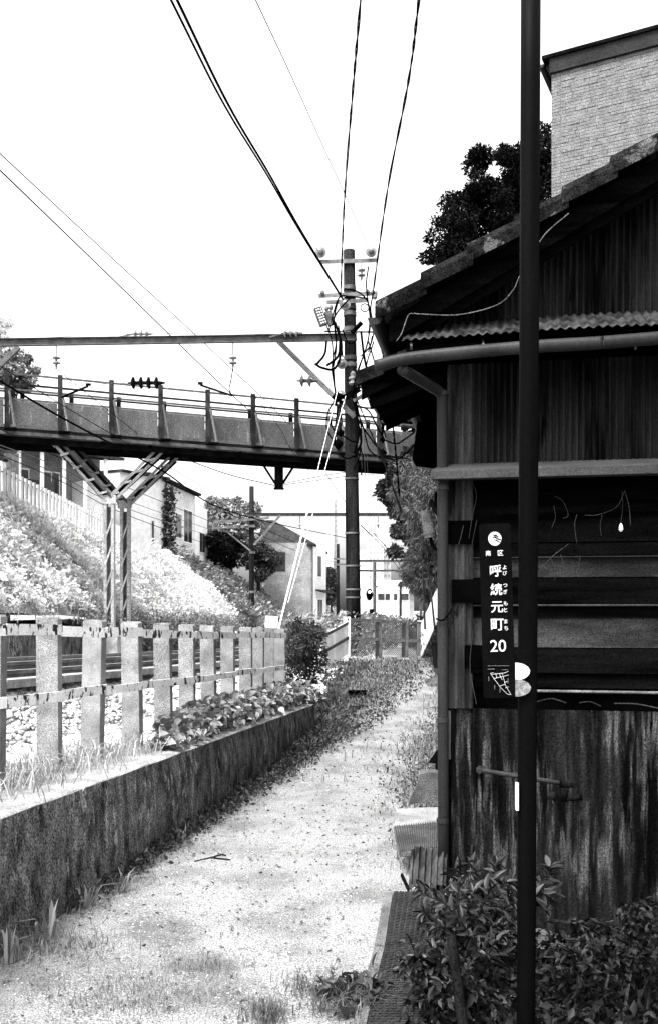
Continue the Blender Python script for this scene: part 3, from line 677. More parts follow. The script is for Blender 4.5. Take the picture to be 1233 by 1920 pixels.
wire('thin wire crossing the footbridge plates to the hanging bracket', [(470,735,20),(523,800,21.5),(578,882,24),(690,1000,50)], .006)
for k, (y0, y1, y2, y3, c) in enumerate(((800,862,910,985,'wire'),(835,880,935,1000,'palewire'),(838,895,950,1012,'palewire'),(850,905,962,1030,'wire'))):
    wire(['uppermost','second','third','lowest'][k]+' of four feeder wires sagging past the left house', [(-40,y0-15,17),(110,y1-5,20),(230,y2,23),(400,y3-5,34)], .009, c)
wire('pale feeder wire under the footbridge to the hanging bracket', [(340,858,21.5),(430,890,22),(514,910,23)], .012)
wire('thin wire from the hanging bracket right to the bank', [(526,908,23),(600,893,22),(650,885,22)], .009)
wire('lower thin wire from the hanging bracket right to the bank', [(526,910,23),(650,893,22),(700,890,22)], .009)
wire('pale messenger wire strung just above the catenary beam', [(-40,640,19),(250,626,19.4),(620,627,19.7)], .007, 'palewire')
wire('pale wire strung over the footbridge railing', [(160,722,19),(250,718,19.3),(560,714,19.6)], .005, 'palewire')
wire('wire from second gantry to the slim dark line pole', [(480,985,37.8),(560,1020,48),(632,1050,59.8)], .014)
wire('thin wire sagging below second gantry to the slim dark line pole', [(480,1000,37.8),(560,1035,48),(632,1056,59.8)], .012)
wire('thin far wire between pale house and slim dark line pole', [(500,1022,38),(570,1050,50),(645,1062,60)], .01, 'palewire')
wire('black wrapped cable falling from pole to eave, left one', [(664,740,19.3),(690,800,17),(720,870,14),(752,960,11)], .008, twist=True)
wire('black wrapped cable falling past the splice boxes, right one', [(728,735,12),(736,800,12.5),(742,860,13),(748,930,13.5)], .008, twist=True)
wire('black wrapped cable dangling behind the gutter to the splice boxes', [(708,600,16),(716,660,16.5),(724,720,17.5),(717,812,19.4)], .012, twist=True)
wire('black cable from the splice boxes down to the bank', [(716,850,19.4),(728,900,18.5),(738,950,17.5)], .014)
for k, (x0, x1) in enumerate(((676,690),(681,694),(686,702))):
    wire(['leftmost','middle','rightmost'][k]+' pale thin stay wire down the right side of the utility pole', [(x0,820,19.8),(x0+4,900,24),(x1+2,1000,32),(x1+6,1080,46)], .006, 'palewire')
wire('far thin wire slanting to the far gantry', [(676,985,40),(720,1030,60),(760,1085,86)], .02)
wire('far thin wire slanting past the hazy tower', [(700,1000,42),(735,1040,62),(780,1100,88)], .02)
# ---------------------------------------------------------------- houses beyond the embankment
def wall_box(p0, p1, depth, z0, z1):   # front wall from p0 to p1 (world xy), depth pushed away from camera
    a = Vector((p0[0], p0[1], 0)); b = Vector((p1[0], p1[1], 0)); t = (b-a).normalized(); n = Vector((-t.y, t.x, 0))
    if n.y < 0: n = -n
    def q(s, e, z): return a+(b-a)*s+n*e+Vector((0,0,z))
    return q, MB().hexa([q(0,0,z0), q(1,0,z0), q(1,depth,z0), q(0,depth,z0), q(0,0,z1), q(1,0,z1), q(1,depth,z1), q(0,depth,z1)])
def window(parent, q, s0, s1, z0, z1, e=-.03, fr='white'):
    f = MB().hexa([q(s0,e,z0),q(s1,e,z0),q(s1,0,z0),q(s0,0,z0),q(s0,e,z1),q(s1,e,z1),q(s1,0,z1),q(s0,0,z1)]).build('window', M[fr], parent)
    m = .06; ds = (s1-s0)*.06; mid = (s0+s1)/2
    for a, b in ((s0+ds, mid-ds/2), (mid+ds/2, s1-ds)):
        MB().hexa([q(a,e-.012,z0+m),q(b,e-.012,z0+m),q(b,e-.003,z0+m),q(a,e-.003,z0+m),q(a,e-.012,z1-m),q(b,e-.012,z1-m),q(b,e-.003,z1-m),q(a,e-.003,z1-m)]).build('pane', M['pane'], f)
# left house with carport posts, under the bridge
h1 = thing('grey_house', P(60, 960, 31), 'grey house with porch posts and corrugated roof half hidden by the footbridge', 'house')
a, b = P(-260, 900, 27), P(188, 900, 33); q, mb = wall_box(a, b, 6, 3.4, 7.2); mb.build('wall', M['stucco_grey'], h1)
for s0, s1 in ((.3,.42),(.55,.66),(.72,.8)): window(h1, q, s0, s1, 5.0, 6.4)
mb = MB().hexa([q(-.02,-1.2,6.9),q(1.03,-1.2,6.9),q(1.03,7,7.9),q(-.02,7,7.9),q(-.02,-1.2,7.0),q(1.03,-1.2,7.0),q(1.03,7,8.0),q(-.02,7,8.0)]); mb.build('roof', M['roof'], h1)
for s in (.45,.55,.65,.75,.85,.95): MB().tube([q(s,-1.0,3.6), q(s,-1.0,6.9)], .07, 8).build('porch_post', M['white' if s > .6 else 'stucco'], h1)
MB().hexa([q(.86,-.9,3.8),q(1.0,-.9,3.8),q(1.0,-.02,3.8),q(.86,-.02,3.8),q(.86,-.9,6.1),q(1.0,-.9,6.1),q(1.0,-.02,6.1),q(.86,-.02,6.1)]).build('shed_wall', M['stucco'], h1)
MB().hexa([q(.5,-.3,4.6),q(.75,-.3,4.6),q(.75,-.02,4.6),q(.5,-.02,4.6),q(.5,-.3,6.0),q(.75,-.3,6.0),q(.75,-.02,6.0),q(.5,-.02,6.0)]).build('recess_shade_block', M['pane'], h1)  # solid dark block whose colour stands in for a shaded recess
# picket fence on top of the embankment
pf = thing('picket_fence', emb(11.5, 24), 'white picket fence along the top of the overgrown embankment', 'fence')
proto = None; Y = 18.0
while Y < 29.5:
    p = emb(11.5, Y); zt_ = interp(Y, [18,21,27.5,30],[5.35,4.95,4.32,4.1])
    if proto is None:
        mb = MB(); mb.add([(-.04,-.012,-.75),(.04,-.012,-.75),(.04,.012,-.75),(-.04,.012,-.75),(-.04,-.012,0),(.04,-.012,0),(.04,.012,0),(-.04,.012,0)], [(0,1,5,4),(1,2,6,5),(2,3,7,6),(3,0,4,7),(4,5,6,7)])
        proto = mb.build('picket', M['white'], pf, origin=(0,0,0)); proto.location = Vector((p.x, Y, zt_))-wl(pf); o = proto
    else: o = copy_part(proto, (p.x, Y, zt_), pf)
    o.rotation_euler = (0, 0, R(62)); Y += .21
for dz in (-.1, -.6):
    MB().tube([Vector((emb(11.5,Y).x-.03, Y, interp(Y,[18,21,27.5,30],[5.35,4.95,4.32,4.1])+dz)) for Y in np.arange(18,30,1)], .02, 6).build('fence_rail', M['galvdark'], pf)
gp = thing('dark_board_fence', P(20, 880, 25), 'dark upright board panel left of the white picket fence', 'fence')
for k in range(6): MB().box(P(11+k*4.5, 885, 24.5)+Vector((0,0,0)), (.06,.03,1.0)).build('board', M['galvdark'], gp)
wb = thing('white_block_wall', P(0, 900, 22), 'white block of wall at the left frame edge', 'wall'); 
MB().box(P(-25, 910, 23), (.9,.3,1.2)).build('block', M['white'], wb); MB().box(P(-25, 862, 23), (1.0,.34,.06)).build('cap', M['roof'], wb)

# white house with ivy
h2 = thing('white_house', P(300, 1040, 38), 'plain white flat-fronted house with ivy climbing its corner', 'house')
a, b = P(225, 900, 34.5), P(308, 900, 36.5); q, mb = wall_box(a, b, 7, 2.8, 1.55+250*36/F); mb.build('wall', M['white'], h2)
a2, b2 = P(308, 900, 36.5), P(366, 900, 41); q2, mb = wall_box(a2, b2, 5, 2.8, 1.55+232*38/F); mb.build('side_wall', M['stucco'], h2)
window(h2, q2, .32, .52, 4.6, 5.7); window(h2, q2, .58, .88, 4.5, 6.0)
mb = MB().hexa([q2(-.02,-.25,6.75),q2(1.04,-.25,6.75),q2(1.04,5,6.75),q2(-.02,5,6.75),q2(-.02,-.25,6.85),q2(1.04,-.25,6.85),q2(1.04,5,6.85),q2(-.02,5,6.85)]); mb.build('roof_edge', M['roof'], h2)
mb = MB().hexa([q(-.02,-.2,6.84),q(1.06,-.2,6.84),q(1.06,7,7.0),q(-.02,7,7.0),q(-.02,-.2,6.92),q(1.06,-.2,6.92),q(1.06,7,7.1),q(-.02,7,7.1)]); mb.build('roof_edge', M['roof'], h2)
a3, b3 = P(366, 900, 41), P(389, 900, 43); q3, mb = wall_box(a3, b3, 4, 2.6, 6.35); mb.build('annex_wall', M['white'], h2)
window(h2, q3, .3, .75, 4.2, 5.2)
MB().tube([q(.72,-.05,3), q(.72,-.05,5.1)], .04, 6).build('drainpipe', M['galvdark'], h2)
MB().tube([P(276,905,37), P(276,890,37)], [.22,.22], 12).build('chimney', M['stucco'], h2); MB().tube([P(276,889,37), P(276,887,37)], [.3,.3], 12).build('chimney_cap', M['roof'], h2)
cc = np.array([q2(0, -.1, 0)])+np.stack([rng.normal(.1,.16,900), rng.normal(0,.1,900), rng.uniform(3.4,6.6,900)],1)
V, T = leaf_geo(cc, rng.normal(size=(900,3))+[0,-.6,-.3], rng.uniform(.1,.2,900), .7); 
iv = thing('ivy', q2(0,-.1,3.3), 'dark ivy column climbing the corner of the white house', 'ivy'); raw_mesh('foliage', V, T, M['leaf_tree'], iv)
MB().tube([q2(0,-.06,2.8), q2(.01,-.07,4.5), q2(.02,-.07,6.3)], .03, 6).build('stem', M['bark'], iv)

# gabled house
h3 = thing('gabled_house', P(560, 1130, 52), 'two storey grey house with hipped tile roof left of the utility pole', 'house')
a, b = P(498, 1000, 46.9), P(586, 1000, 47); q, mb = wall_box(a, b, 5, .8, 1.55+122*49/F); mb.build('wall', M['stucco_grey'], h3)
window(h3, q, .18, .42, 3.6, 4.6, fr='pane'); 
b3_ = P(611, 1000, 49.5); q2, mb = wall_box(b, b3_, 3, .8, 1.55+122*49/F); 
zz = 1.55+122*49/F
MB().hexa([Vector((b.x,b.y-.02,.8)), Vector((b3_.x,b3_.y,.8)), Vector((b3_.x-.2,b3_.y,.8)), Vector((b.x-.3,b.y+.4,.8)), Vector((b.x,b.y-.02,zz)), Vector((b3_.x,b3_.y,zz)), Vector((b3_.x-.2,b3_.y,zz)), Vector((b.x-.3,b.y+.4,zz))]).build('side_wall', M['white'], h3)
window(h3, q2, .3, .6, 3.3, 4.5); window(h3, q2, .3, .7, 1.2, 2.2)
MB().hexa([q2(.2,-.6,2.45),q2(1,-.6,2.45),q2(1,0,2.6),q2(.2,0,2.6),q2(.2,-.6,2.5),q2(1,-.6,2.5),q2(1,0,2.68),q2(.2,0,2.68)]).build('canopy', M['roof'], h3)
e1, e2, e3, e4 = P(478,1022,52), P(588,1015,46.4), P(614,1018,53.6), P(520,1018,60)
for e in (e1,e2,e3,e4): e.z = zz-.05
r1, r2 = P(500,974,55), P(506,974,55.5); r1 = Vector((e1.x*.55+e4.x*.45+.3, 55, 6.55)); r2 = Vector((e2.x*.5+e3.x*.5-1.9, 52, 6.45))
r1 = P(493, 975, 55); r2 = P(512, 975, 53)
mb = MB(); mb.add([e1,e2,e3,e4,r1,r2]+[e+Vector((0,0,-.12)) for e in (e1,e2,e3,e4)], [(0,1,5,4),(1,2,5),(2,3,4,5),(3,0,4),(6,7,1,0),(7,8,2,1),(8,9,3,2),(9,6,0,3),(9,8,7,6)]); mb.build('roof', M['roof'], h3)
MB().tube([b+Vector((-.02,-.08,.8-b.z)), b+Vector((-.02,-.08,zz-b.z))], .05, 8).build('drainpipe', M['galv'], h3)
# far city
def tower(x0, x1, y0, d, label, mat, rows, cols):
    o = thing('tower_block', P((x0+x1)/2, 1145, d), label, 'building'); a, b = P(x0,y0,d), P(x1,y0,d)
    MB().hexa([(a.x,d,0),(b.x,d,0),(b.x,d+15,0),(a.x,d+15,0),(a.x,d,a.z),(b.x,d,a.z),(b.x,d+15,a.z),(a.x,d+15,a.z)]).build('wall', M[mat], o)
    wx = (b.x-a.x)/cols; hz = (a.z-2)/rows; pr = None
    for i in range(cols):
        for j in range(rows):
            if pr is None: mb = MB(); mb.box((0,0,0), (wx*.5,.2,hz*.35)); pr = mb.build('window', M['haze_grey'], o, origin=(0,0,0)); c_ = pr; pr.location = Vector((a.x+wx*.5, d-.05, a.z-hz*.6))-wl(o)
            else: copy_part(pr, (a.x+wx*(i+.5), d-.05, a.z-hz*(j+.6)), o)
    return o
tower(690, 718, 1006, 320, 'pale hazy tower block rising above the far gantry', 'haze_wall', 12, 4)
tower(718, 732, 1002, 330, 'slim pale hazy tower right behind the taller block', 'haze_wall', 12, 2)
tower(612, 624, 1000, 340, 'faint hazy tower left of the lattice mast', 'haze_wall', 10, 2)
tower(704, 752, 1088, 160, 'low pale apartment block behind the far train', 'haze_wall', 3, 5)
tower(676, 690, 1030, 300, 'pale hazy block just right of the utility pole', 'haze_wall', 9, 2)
h5 = thing('small_grey_house', P(765, 1110, 120), 'small grey house behind the far train at right', 'house')
q, mb = wall_box(P(752,1100,120), P(775,1100,120), 8, .3, 1.55+40*120/F); mb.build('wall', M['stucco_grey'], h5)
MB().prism([P(750,1106,119), P(777,1106,119), P(770,1089,119), P(757,1089,119)], (0,10,0)).build('roof', M['roof'], h5)
h6 = thing('gable_shop', P(712, 1110, 120), 'tiny dark gabled house beside the signal', 'house')
q, mb = wall_box(P(704,1100,118), P(718,1100,118), 8, .3, 1.55+30*118/F); mb.build('wall', M['stucco'], h6); window(h6, q, .3, .8, 2, 3.2)
MB().prism([P(702,1117,117), P(720,1115,117), P(706,1098,117)], (0,10,0)).build('roof', M['roof'], h6)
# train
trn = thing('train', P(738, 1165, 100), 'white train with dark windscreens far down the track', 'train')
def trainbox(x0, x1, y0, y1, d0, d1, nm, mat, par=trn):
    a, b = P(x0,y1,d0), P(x1,y0,d0); return MB().hexa([(a.x,d0,a.z),(b.x,d0,a.z),(b.x,d1,a.z),(a.x,d1,a.z),(a.x,d0,b.z),(b.x,d0,b.z),(b.x,d1,b.z),(a.x,d1,b.z)]).build(nm, M[mat], par)
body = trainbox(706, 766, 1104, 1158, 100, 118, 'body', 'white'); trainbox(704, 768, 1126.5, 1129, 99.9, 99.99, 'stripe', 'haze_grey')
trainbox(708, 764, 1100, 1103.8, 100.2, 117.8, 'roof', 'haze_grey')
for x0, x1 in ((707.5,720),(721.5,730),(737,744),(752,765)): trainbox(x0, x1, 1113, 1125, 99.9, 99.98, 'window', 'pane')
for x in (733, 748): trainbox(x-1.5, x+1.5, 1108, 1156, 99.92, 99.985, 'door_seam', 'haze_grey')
# ---------------------------------------------------------------- old corrugated-iron house on the right
HO = Vector((.66, 5.25, 0)); k_ = math.sqrt(1+.185**2); E1 = Vector((1, -.185, 0))/k_; E2 = Vector((.185, 1, 0))/k_
def H(s, t, z): return HO+E1*s+E2*t+Vector((0,0,z))
def HS(x, y, t):   # photo pixel on the plane t = const -> (s, z)
    r = (x-CX)/F; s = (r*(HO.y+t*E2.y)-HO.x-t*E2.x)/(E1.x-r*E1.y); d = HO.y+t*E2.y+s*E1.y
    return s, EYE-(y-HY)*d/F
def HZ(x, y, t): return HS(x, y, t)[1]
def HP(x, y, t): s, z = HS(x, y, t); return H(s, t, z)
def hbox(s0, s1, t0, t1, z0, z1): return MB().hexa([H(s0,t0,z0),H(s1,t0,z0),H(s1,t1,z0),H(s0,t1,z0),H(s0,t0,z1),H(s1,t0,z1),H(s1,t1,z1),H(s0,t1,z1)])
house = thing('old_house', H(1, 1, 0), 'old dark house clad in rusted corrugated iron at the right of the path', 'house')
SR = 4.6; TB = 6.0     # right end and depth of the house
def corr_sheet(s0, s1, zb, zt2, t, pitch, amp, name, mat, parent=house, ax='s'):
    n = int((s1-s0)/pitch*8); mb = MB(); us = np.linspace(s0, s1, n+1)
    def f(u, k):
        z = zb(u)+(zt2(u)-zb(u))*k/6
        return H(u, t+amp*math.sin(2*math.pi*u/pitch)+.004*hn(u*1.5, z), z)
    mb.grid(f, us, range(7)); return mb.build(name, M[mat], parent, smooth=True)
cst = lambda v: (lambda u: v)
# core so that no light leaks through
hbox(.03, SR, .12, TB, -.2, 3.0).build('core_wall', M['black'], house)
# rake line of the gable (front edge of the roof)
TF = -.32
sA, zA = HS(706, 580, TF); sB, zB = HS(1233, 258, TF); sl_ = (zB-zA)/(sB-sA)
SRG = sA+3.0     # ridge
def rake(s): return zA+sl_*(s-sA) if s < SRG else zA+sl_*(2*SRG-s-sA)
# upper gable sheet
zg0 = HZ(1100, 606, 0)
corr_sheet(.03, SR, cst(zg0), lambda u: max(zg0+.02, rake(u)-.12), 0, .036, .014, 'gable_cladding', 'corr_up')
hbox(-.0, SR, .02, TB, 2.9, 3.2).build('core_wall', M['black'], house)
mb = MB(); mb.prism([H(0,.02,3.18), H(SR,.02,3.18), H(SR,.02,max(3.19,rake(SR)-.14)), H(SRG,.02,rake(SRG)-.14), H(0.0,.02,max(3.2,rake(0)-.14))], E2*(TB-.02)); mb.build('core_wall', M['black'], house)
# roof boards (soffit) and barge board
mb = MB()
def rslab(s0, s1, t0, t1, lo, hi): return MB().hexa([H(s0,t0,rake(s0)+lo),H(s1,t0,rake(s1)+lo),H(s1,t1,rake(s1)+lo),H(s0,t1,rake(s0)+lo),H(s0,t0,rake(s0)+hi),H(s1,t0,rake(s1)+hi),H(s1,t1,rake(s1)+hi),H(s0,t1,rake(s0)+hi)])
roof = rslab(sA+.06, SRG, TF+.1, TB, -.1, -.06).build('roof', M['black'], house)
MB().hexa([H(SRG,TF+.1,rake(SRG)-.1),H(SR+.5,TF+.1,rake(SR+.5)-.1),H(SR+.5,TB,rake(SR+.5)-.1),H(SRG,TB,rake(SRG)-.1),H(SRG,TF+.1,rake(SRG)-.06),H(SR+.5,TF+.1,rake(SR+.5)-.06),H(SR+.5,TB,rake(SR+.5)-.06),H(SRG,TB,rake(SRG)-.06)]).build('roof_slope', M['tile'], house)
rslab(sA+.06, SRG, TF+.06, TF+.085, -.20, -.075).build('barge_board', M['board'], roof)
rslab(sA+.1, SRG, TF+.13, TF+.15, -.24, -.12).build('barge_board', M['board'], roof)
for t in (.0, .45): rslab(sA+.1, SRG, t+.05, t+.11, -.19, -.101).build('rafter', M['board'], roof)
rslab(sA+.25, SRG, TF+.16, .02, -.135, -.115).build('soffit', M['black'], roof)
# rake tiles: rounded caps that overlap upward
L = (SRG-sA)/12.0
for i in range(13):
    s0 = sA-.01+i*L; s1 = s0+L*1.13; h = .018 if i % 1 == 0 else 0; mb = MB(); tw = random.uniform(-.008,.008)
    prof = [(-.015,-.085),(-.02,-.02),(-.005,.012),(.03,.03),(.075,.024),(.11,.0),(.13,-.03)]
    nn = len(prof)
    def tp(s, off): return [H(s, TF+p[0]+tw, rake(s)+p[1]+off) for p in prof]
    bot = [p+Vector((0,0,-.014))+E2*.01 for p in tp(s0, .022)]
    A_ = tp(s0, .036); B_ = tp(s1, .002)
    mb.add(A_+B_, [(k, k+1, nn+k+1, nn+k) for k in range(nn-1)]); mb.add(A_+[H(s0, TF+p[0]*.8+.012, rake(s0)+p[1]-.02) for p in prof], [(nn+k, nn+k+1, k+1, k) for k in range(nn-1)])
    mb.build('rake_tile', M['tile'], roof)
# course tiles behind the rake, in rows up the slope
for i in range(13):
    s0 = sA-.03+i*L; s1 = s0+L*1.12
    mb = MB(); us = np.linspace(TF+.12, TB, 150)
    mb.grid(lambda t, k: H((s0, s1)[k], t, rake((s0, s1)[k])+(.012, -.01)[k]+.02*math.sin(2*math.pi*t/.27)), us, range(2)); mb.build('tile_course', M['tile'], roof, smooth=True)
# eave gutter seen end-on
def half_gutter(path_a, path_b, r, mat, name, parent, n=10):
    mb = MB(); t = (path_b-path_a).normalized(); side = t.cross(Vector((0,0,1))).normalized(); pr = [(math.cos(a), math.sin(a)) for a in np.linspace(math.pi, 2*math.pi, n)]
    outer = lambda p: [p+side*c*r+Vector((0,0,s*r)) for c, s in pr]; inner = lambda p: [p+side*c*(r-.004)+Vector((0,0,s*(r-.004))) for c, s in reversed(pr)]
    A_ = outer(path_a)+inner(path_a); B_ = outer(path_b)+inner(path_b); m = len(A_)
    mb.add(A_+B_, [(k, (k+1) % m, m+(k+1) % m, m+k) for k in range(m)]); mb.add(outer(path_a), [tuple(range(n))]); mb.add(outer(path_b), [tuple(range(n))])
    return mb.build(name, M[mat], parent, smooth=False)
gs, gz = HS(703, 597, TF+.12)
half_gutter(H(gs, TF+.1, gz), H(gs, TB, gz-.05), .042, 'pipe', 'eave_gutter', house)
# pent roof of corrugated sheet over the facade
TP = -.34; zf = HZ(900, 630, TP); zb_ = HZ(900, 605, 0)
s_l = HS(752, 640, TP)[0]
pent = None
for i, (a, b) in enumerate(((s_l, s_l+.62), (s_l+.58, s_l+1.3), (s_l+1.26, s_l+2.0), (s_l+1.96, s_l+2.7), (s_l+2.66, SR))):
    n = int((b-a)/.048*8); mb = MB(); us = np.linspace(a, b, n+1); lift = .003*(i % 2)
    def f(u, k):
        t = TP+(.0-TP)*k/5.0; sag = .014*math.sin(u*1.7+.5)
        return H(u, t, zf+(zb_-zf)*k/5+.0065*math.sin(2*math.pi*u/.048)+lift+sag)
    mb.grid(f, us, range(6)); o = mb.build('pent_sheet', M['corr_pale'], house, smooth=True)
    sd = o.modifiers.new('thick', 'SOLIDIFY'); sd.thickness = .0015
hbox(s_l+.04, SR, TP+.07, TP+.11, zf-.075, zf-.012).build('pent_batten', M['board'], house)
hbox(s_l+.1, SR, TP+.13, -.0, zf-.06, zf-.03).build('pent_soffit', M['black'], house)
for s in np.arange(.1, 3.5, .45): MB().bar(H(s, TP+.09, zf-.05), H(s, .0, zf+.09), .04, .05).build('pent_rafter', M['board'], house)
# front gutter
TG = -.40
gp_ = [HP(702, 687, TG-.02), HP(760, 673, TG), HP(860, 662, TG), HP(1000, 650, TG), HP(1120, 643, TG), HP(1233, 634, TG)]
gp_.append(gp_[-1]+(gp_[-1]-gp_[-2])*8)
gut = MB().tube(smooth(gp_, 5), .034, 14).build('front_gutter', M['pipe'], house, smooth=True)
for x in (770, 905, 1060, 1190): MB().bar(HP(x, 652, TG+.04), HP(x, 640, -.25), .012, .02).build('gutter_bracket', M['galvdark'], gut)
# corner drainpipe with its elbow
dp = smooth([HP(752, 692, TG+.02), HP(775, 706, -.28), HP(806, 724, -.14), HP(826, 738, -.075), HP(828, 760, -.07)], 5)+[HP(829, 900, -.07), HP(829, 1100, -.07), HP(830, 1500, -.07), H(HS(830,1500,-.07)[0], -.07, -.3)]
pipe = MB().tube(dp, .031, 14).build('drainpipe', M['pipe'], house, smooth=True)
for y in (738, 915, 1350, 1538):
    c = HP(829, y, -.07); MB().lathe(c, (0,0,1), [(-.012,.031),(-.012,.036),(.012,.036),(.012,.031)], 14).build('pipe_collar', M['pipe'], pipe)
MB().tube(smooth([HP(816,1160,-.11), HP(829,1163,-.115), HP(841,1150,-.1), HP(846,1140,-.08)]), .005, 6).build('tie_wire', M['rubber'], pipe)
# first storey cladding
z870, z680 = HZ(1000, 872, 0), zf+.02
corr_sheet(HS(884,800,0)[0], SR, cst(z870-.03), cst(z680), -.004, .036, .014, 'upper_cladding', 'corr_up')
corr_sheet(-.0+HS(838,800,-.012)[0], HS(886,800,-.012)[0], cst(z870-.02), cst(z680), -.014, .040, .007, 'corner_cladding', 'corr_pale')
# ledge slab
s0, z1 = HS(806, 882, -.17); z0 = HZ(806, 899, -.17)
ledge = MB().hexa([H(s0,-.17,z0),H(SR,-.17,z0),H(SR,.05,z0+.02),H(s0+.03,.05,z0+.02),H(s0,-.17,z1),H(SR,-.17,z1),H(SR,.0,z1+.06),H(s0+.05,.0,z1+.06)]).build('ledge', M['ledge'], house, bevel=.004)
# corner strip of bare zinc between the dark boards
zL0 = HZ(860, 1328, -.02)
corr_sheet(HS(834,1100,-.016)[0], HS(886,1100,-.016)[0], cst(zL0), cst(z0+.01), -.02, .042, .008, 'corner_strip', 'corr_pale')
for (x0, x1, y0, y1, t) in ((832,905,975,1020,-.04),(846,905,1086,1130,-.045),(870,905,1210,1252,-.035),(880,905,1250,1262,-.03)):
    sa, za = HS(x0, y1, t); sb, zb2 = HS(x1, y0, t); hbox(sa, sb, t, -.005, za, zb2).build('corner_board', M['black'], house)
# back of the recess and lapped horizontal boards
sr0 = HS(884, 1100, 0)[0]
hbox(sr0, SR, .05, .11, zL0-.05, z0+.01).build('recess_back', M['black'], house)  # black sheet holds the shade of the recess in its colour
ybands = [(915,962,.05),(962,1016,.035),(1018,1043,.02),(1046,1082,.035),(1084,1134,.01),(1137,1158,.03),(1158,1214,.02),(1216,1262,.005),(1262,1290,.02)]
for i, (ya, yb, t) in enumerate(ybands):
    za, zb2 = HZ(1100, yb, t), HZ(1100, ya, t); tilt = .018
    mt = 'board_grey' if i in (3, 6) else 'board'
    MB().hexa([H(sr0,t-tilt,za),H(SR,t-tilt,za),H(SR,t+.015,za),H(sr0,t+.015,za),H(sr0,t,zb2),H(SR,t,zb2),H(SR,t+.02,zb2),H(sr0,t+.02,zb2)]).build('lapped_board', M[mt], house)
for y, r, mt in ((1044,.003,'plate'),(1135,.006,'plate')): MB().tube([H(sr0,-.012,HZ(1100,y,-.01)), H(SR,-.012,HZ(1100,y,-.01))], r, 6).build('board_edge_highlight', M[mt], house)  # thin paler strips put in as highlights along the board edges
pz_ = HZ(1100, 1297, -.03); MB().tube([H(HS(1000,1295,-.03)[0]-.15,-.03,pz_), H(SR,-.03,pz_)], .008, 8).build('conduit', M['cslab'], house, smooth=True)
for x0, x1, dy in ((1005,1060,0),(1085,1125,6),(1150,1233,10)): MB().tube(smooth([HP(x0,1316+dy*.3,-.03), HP((x0+x1)/2,1310+dy,-.03), HP(x1,1318+dy,-.03)]), .0035, 6).build('loose_wire', M['board_grey'], house)
# bare twigs caught under the ledge
tw = thing('dry_vine', HP(1100, 1010, -.05), 'thin dry vine tendrils dangling on the dark boards under the ledge', 'vine')
tws = [[(1005,1075),(1035,1043),(1065,1020)],[(1050,1040),(1056,1060),(1058,1070)],[(1030,1045),(1042,1070),(1038,1088)],[(1080,965),(1076,985),(1080,1018)],[(1038,930),(1054,940),(1064,965),(1055,972)],[(1037,948),(1040,970),(1033,990)],[(1170,920),(1155,950),(1120,965),(1095,966)],[(1165,920),(1166,950),(1163,980)],[(1170,920),(1178,950),(1181,985)],[(1128,965),(1124,985),(1126,1005)],[(1087,1042),(1083,1060),(1080,1070)],[(885,905),(892,930),(884,970),(878,1010)],[(868,985),(862,1010),(858,1022)],[(893,975),(884,1020),(880,1060)],[(886,1180),(880,1250),(892,1320)]]
for t_ in tws: MB().tube(smooth([HP(x, y, -.05) for x, y in t_]), [.002]*(len(t_)*8-7), 5).build('tendril', M['plate'], tw)
MB().lathe(HP(1163,990,-.05), (0,0,1), [(-.02,.004),(-.01,.012),(.012,.01),(.025,.003)], 8).build('pod', M['white'], tw)
# ground floor rusted sheet
sg0 = HS(843, 1400, 0)[0]
corr_sheet(sg0, SR, cst(-.45), cst(zL0+.0), -.006, .063, .008, 'lower_cladding', 'corr')
hbox(sg0-.005, sg0+.006, -.02, .02, .0, zL0-.02).build('corner_trim', M['board'], house)
fl = hbox(sg0-.012, sg0+.004, -.034, -.022, HZ(843,1422,0), HZ(843,1332,0)).build('corner_flashing', M['galv'], house)
# side wall along the path, and the back
n = 6.0/.063*4; us = np.linspace(0, TB, int(n)); mb = MB(); mb.grid(lambda t, k: H(.0+.006*math.sin(2*math.pi*t/.063)+.01, t, (-.45, 3.1)[k]), us, range(2)); mb.build('side_cladding', M['corr'], house, smooth=True)
# iron pipe bracket with elbows
br = thing('pipe_fitting', HP(980, 1460, -.1), 'rusty horizontal iron pipe with a cluster of valve fittings on the rusted cladding', 'pipe')
MB().tube([HP(892,1444,-.07), HP(905,1445,-.07), HP(1060,1470,-.07)], [.014,.0135,.0135], 12).build('pipe', M['plate'], br, smooth=True)
MB().lathe(HP(898,1445,-.07), E2, [(-.016,.014),(-.012,.019),(.06,.019)], 12).build('wall_elbow', M['plate'], br)
MB().lathe(HP(1058,1470,-.08), (1,-.1,-.1), [(-.03,.016),(-.03,.021),(.03,.021),(.03,.016)], 12).build('coupling', M['stake'], br)
for (xa, ya, xb, yb) in ((1037,1485,1033,1500),(1060,1480,1054,1500),(1070,1497,1090,1494)): MB().tube([HP(xa,ya,-.1), HP(xb,yb,-.11)], [.017,.019], 12).build('valve', M['stake'], br, smooth=True)
MB().tube(smooth([HP(1068,1470,-.07), HP(1080,1478,-.08), HP(1072,1496,-.1), HP(1050,1500,-.1)]), .012, 8).build('elbow', M['stake'], br)
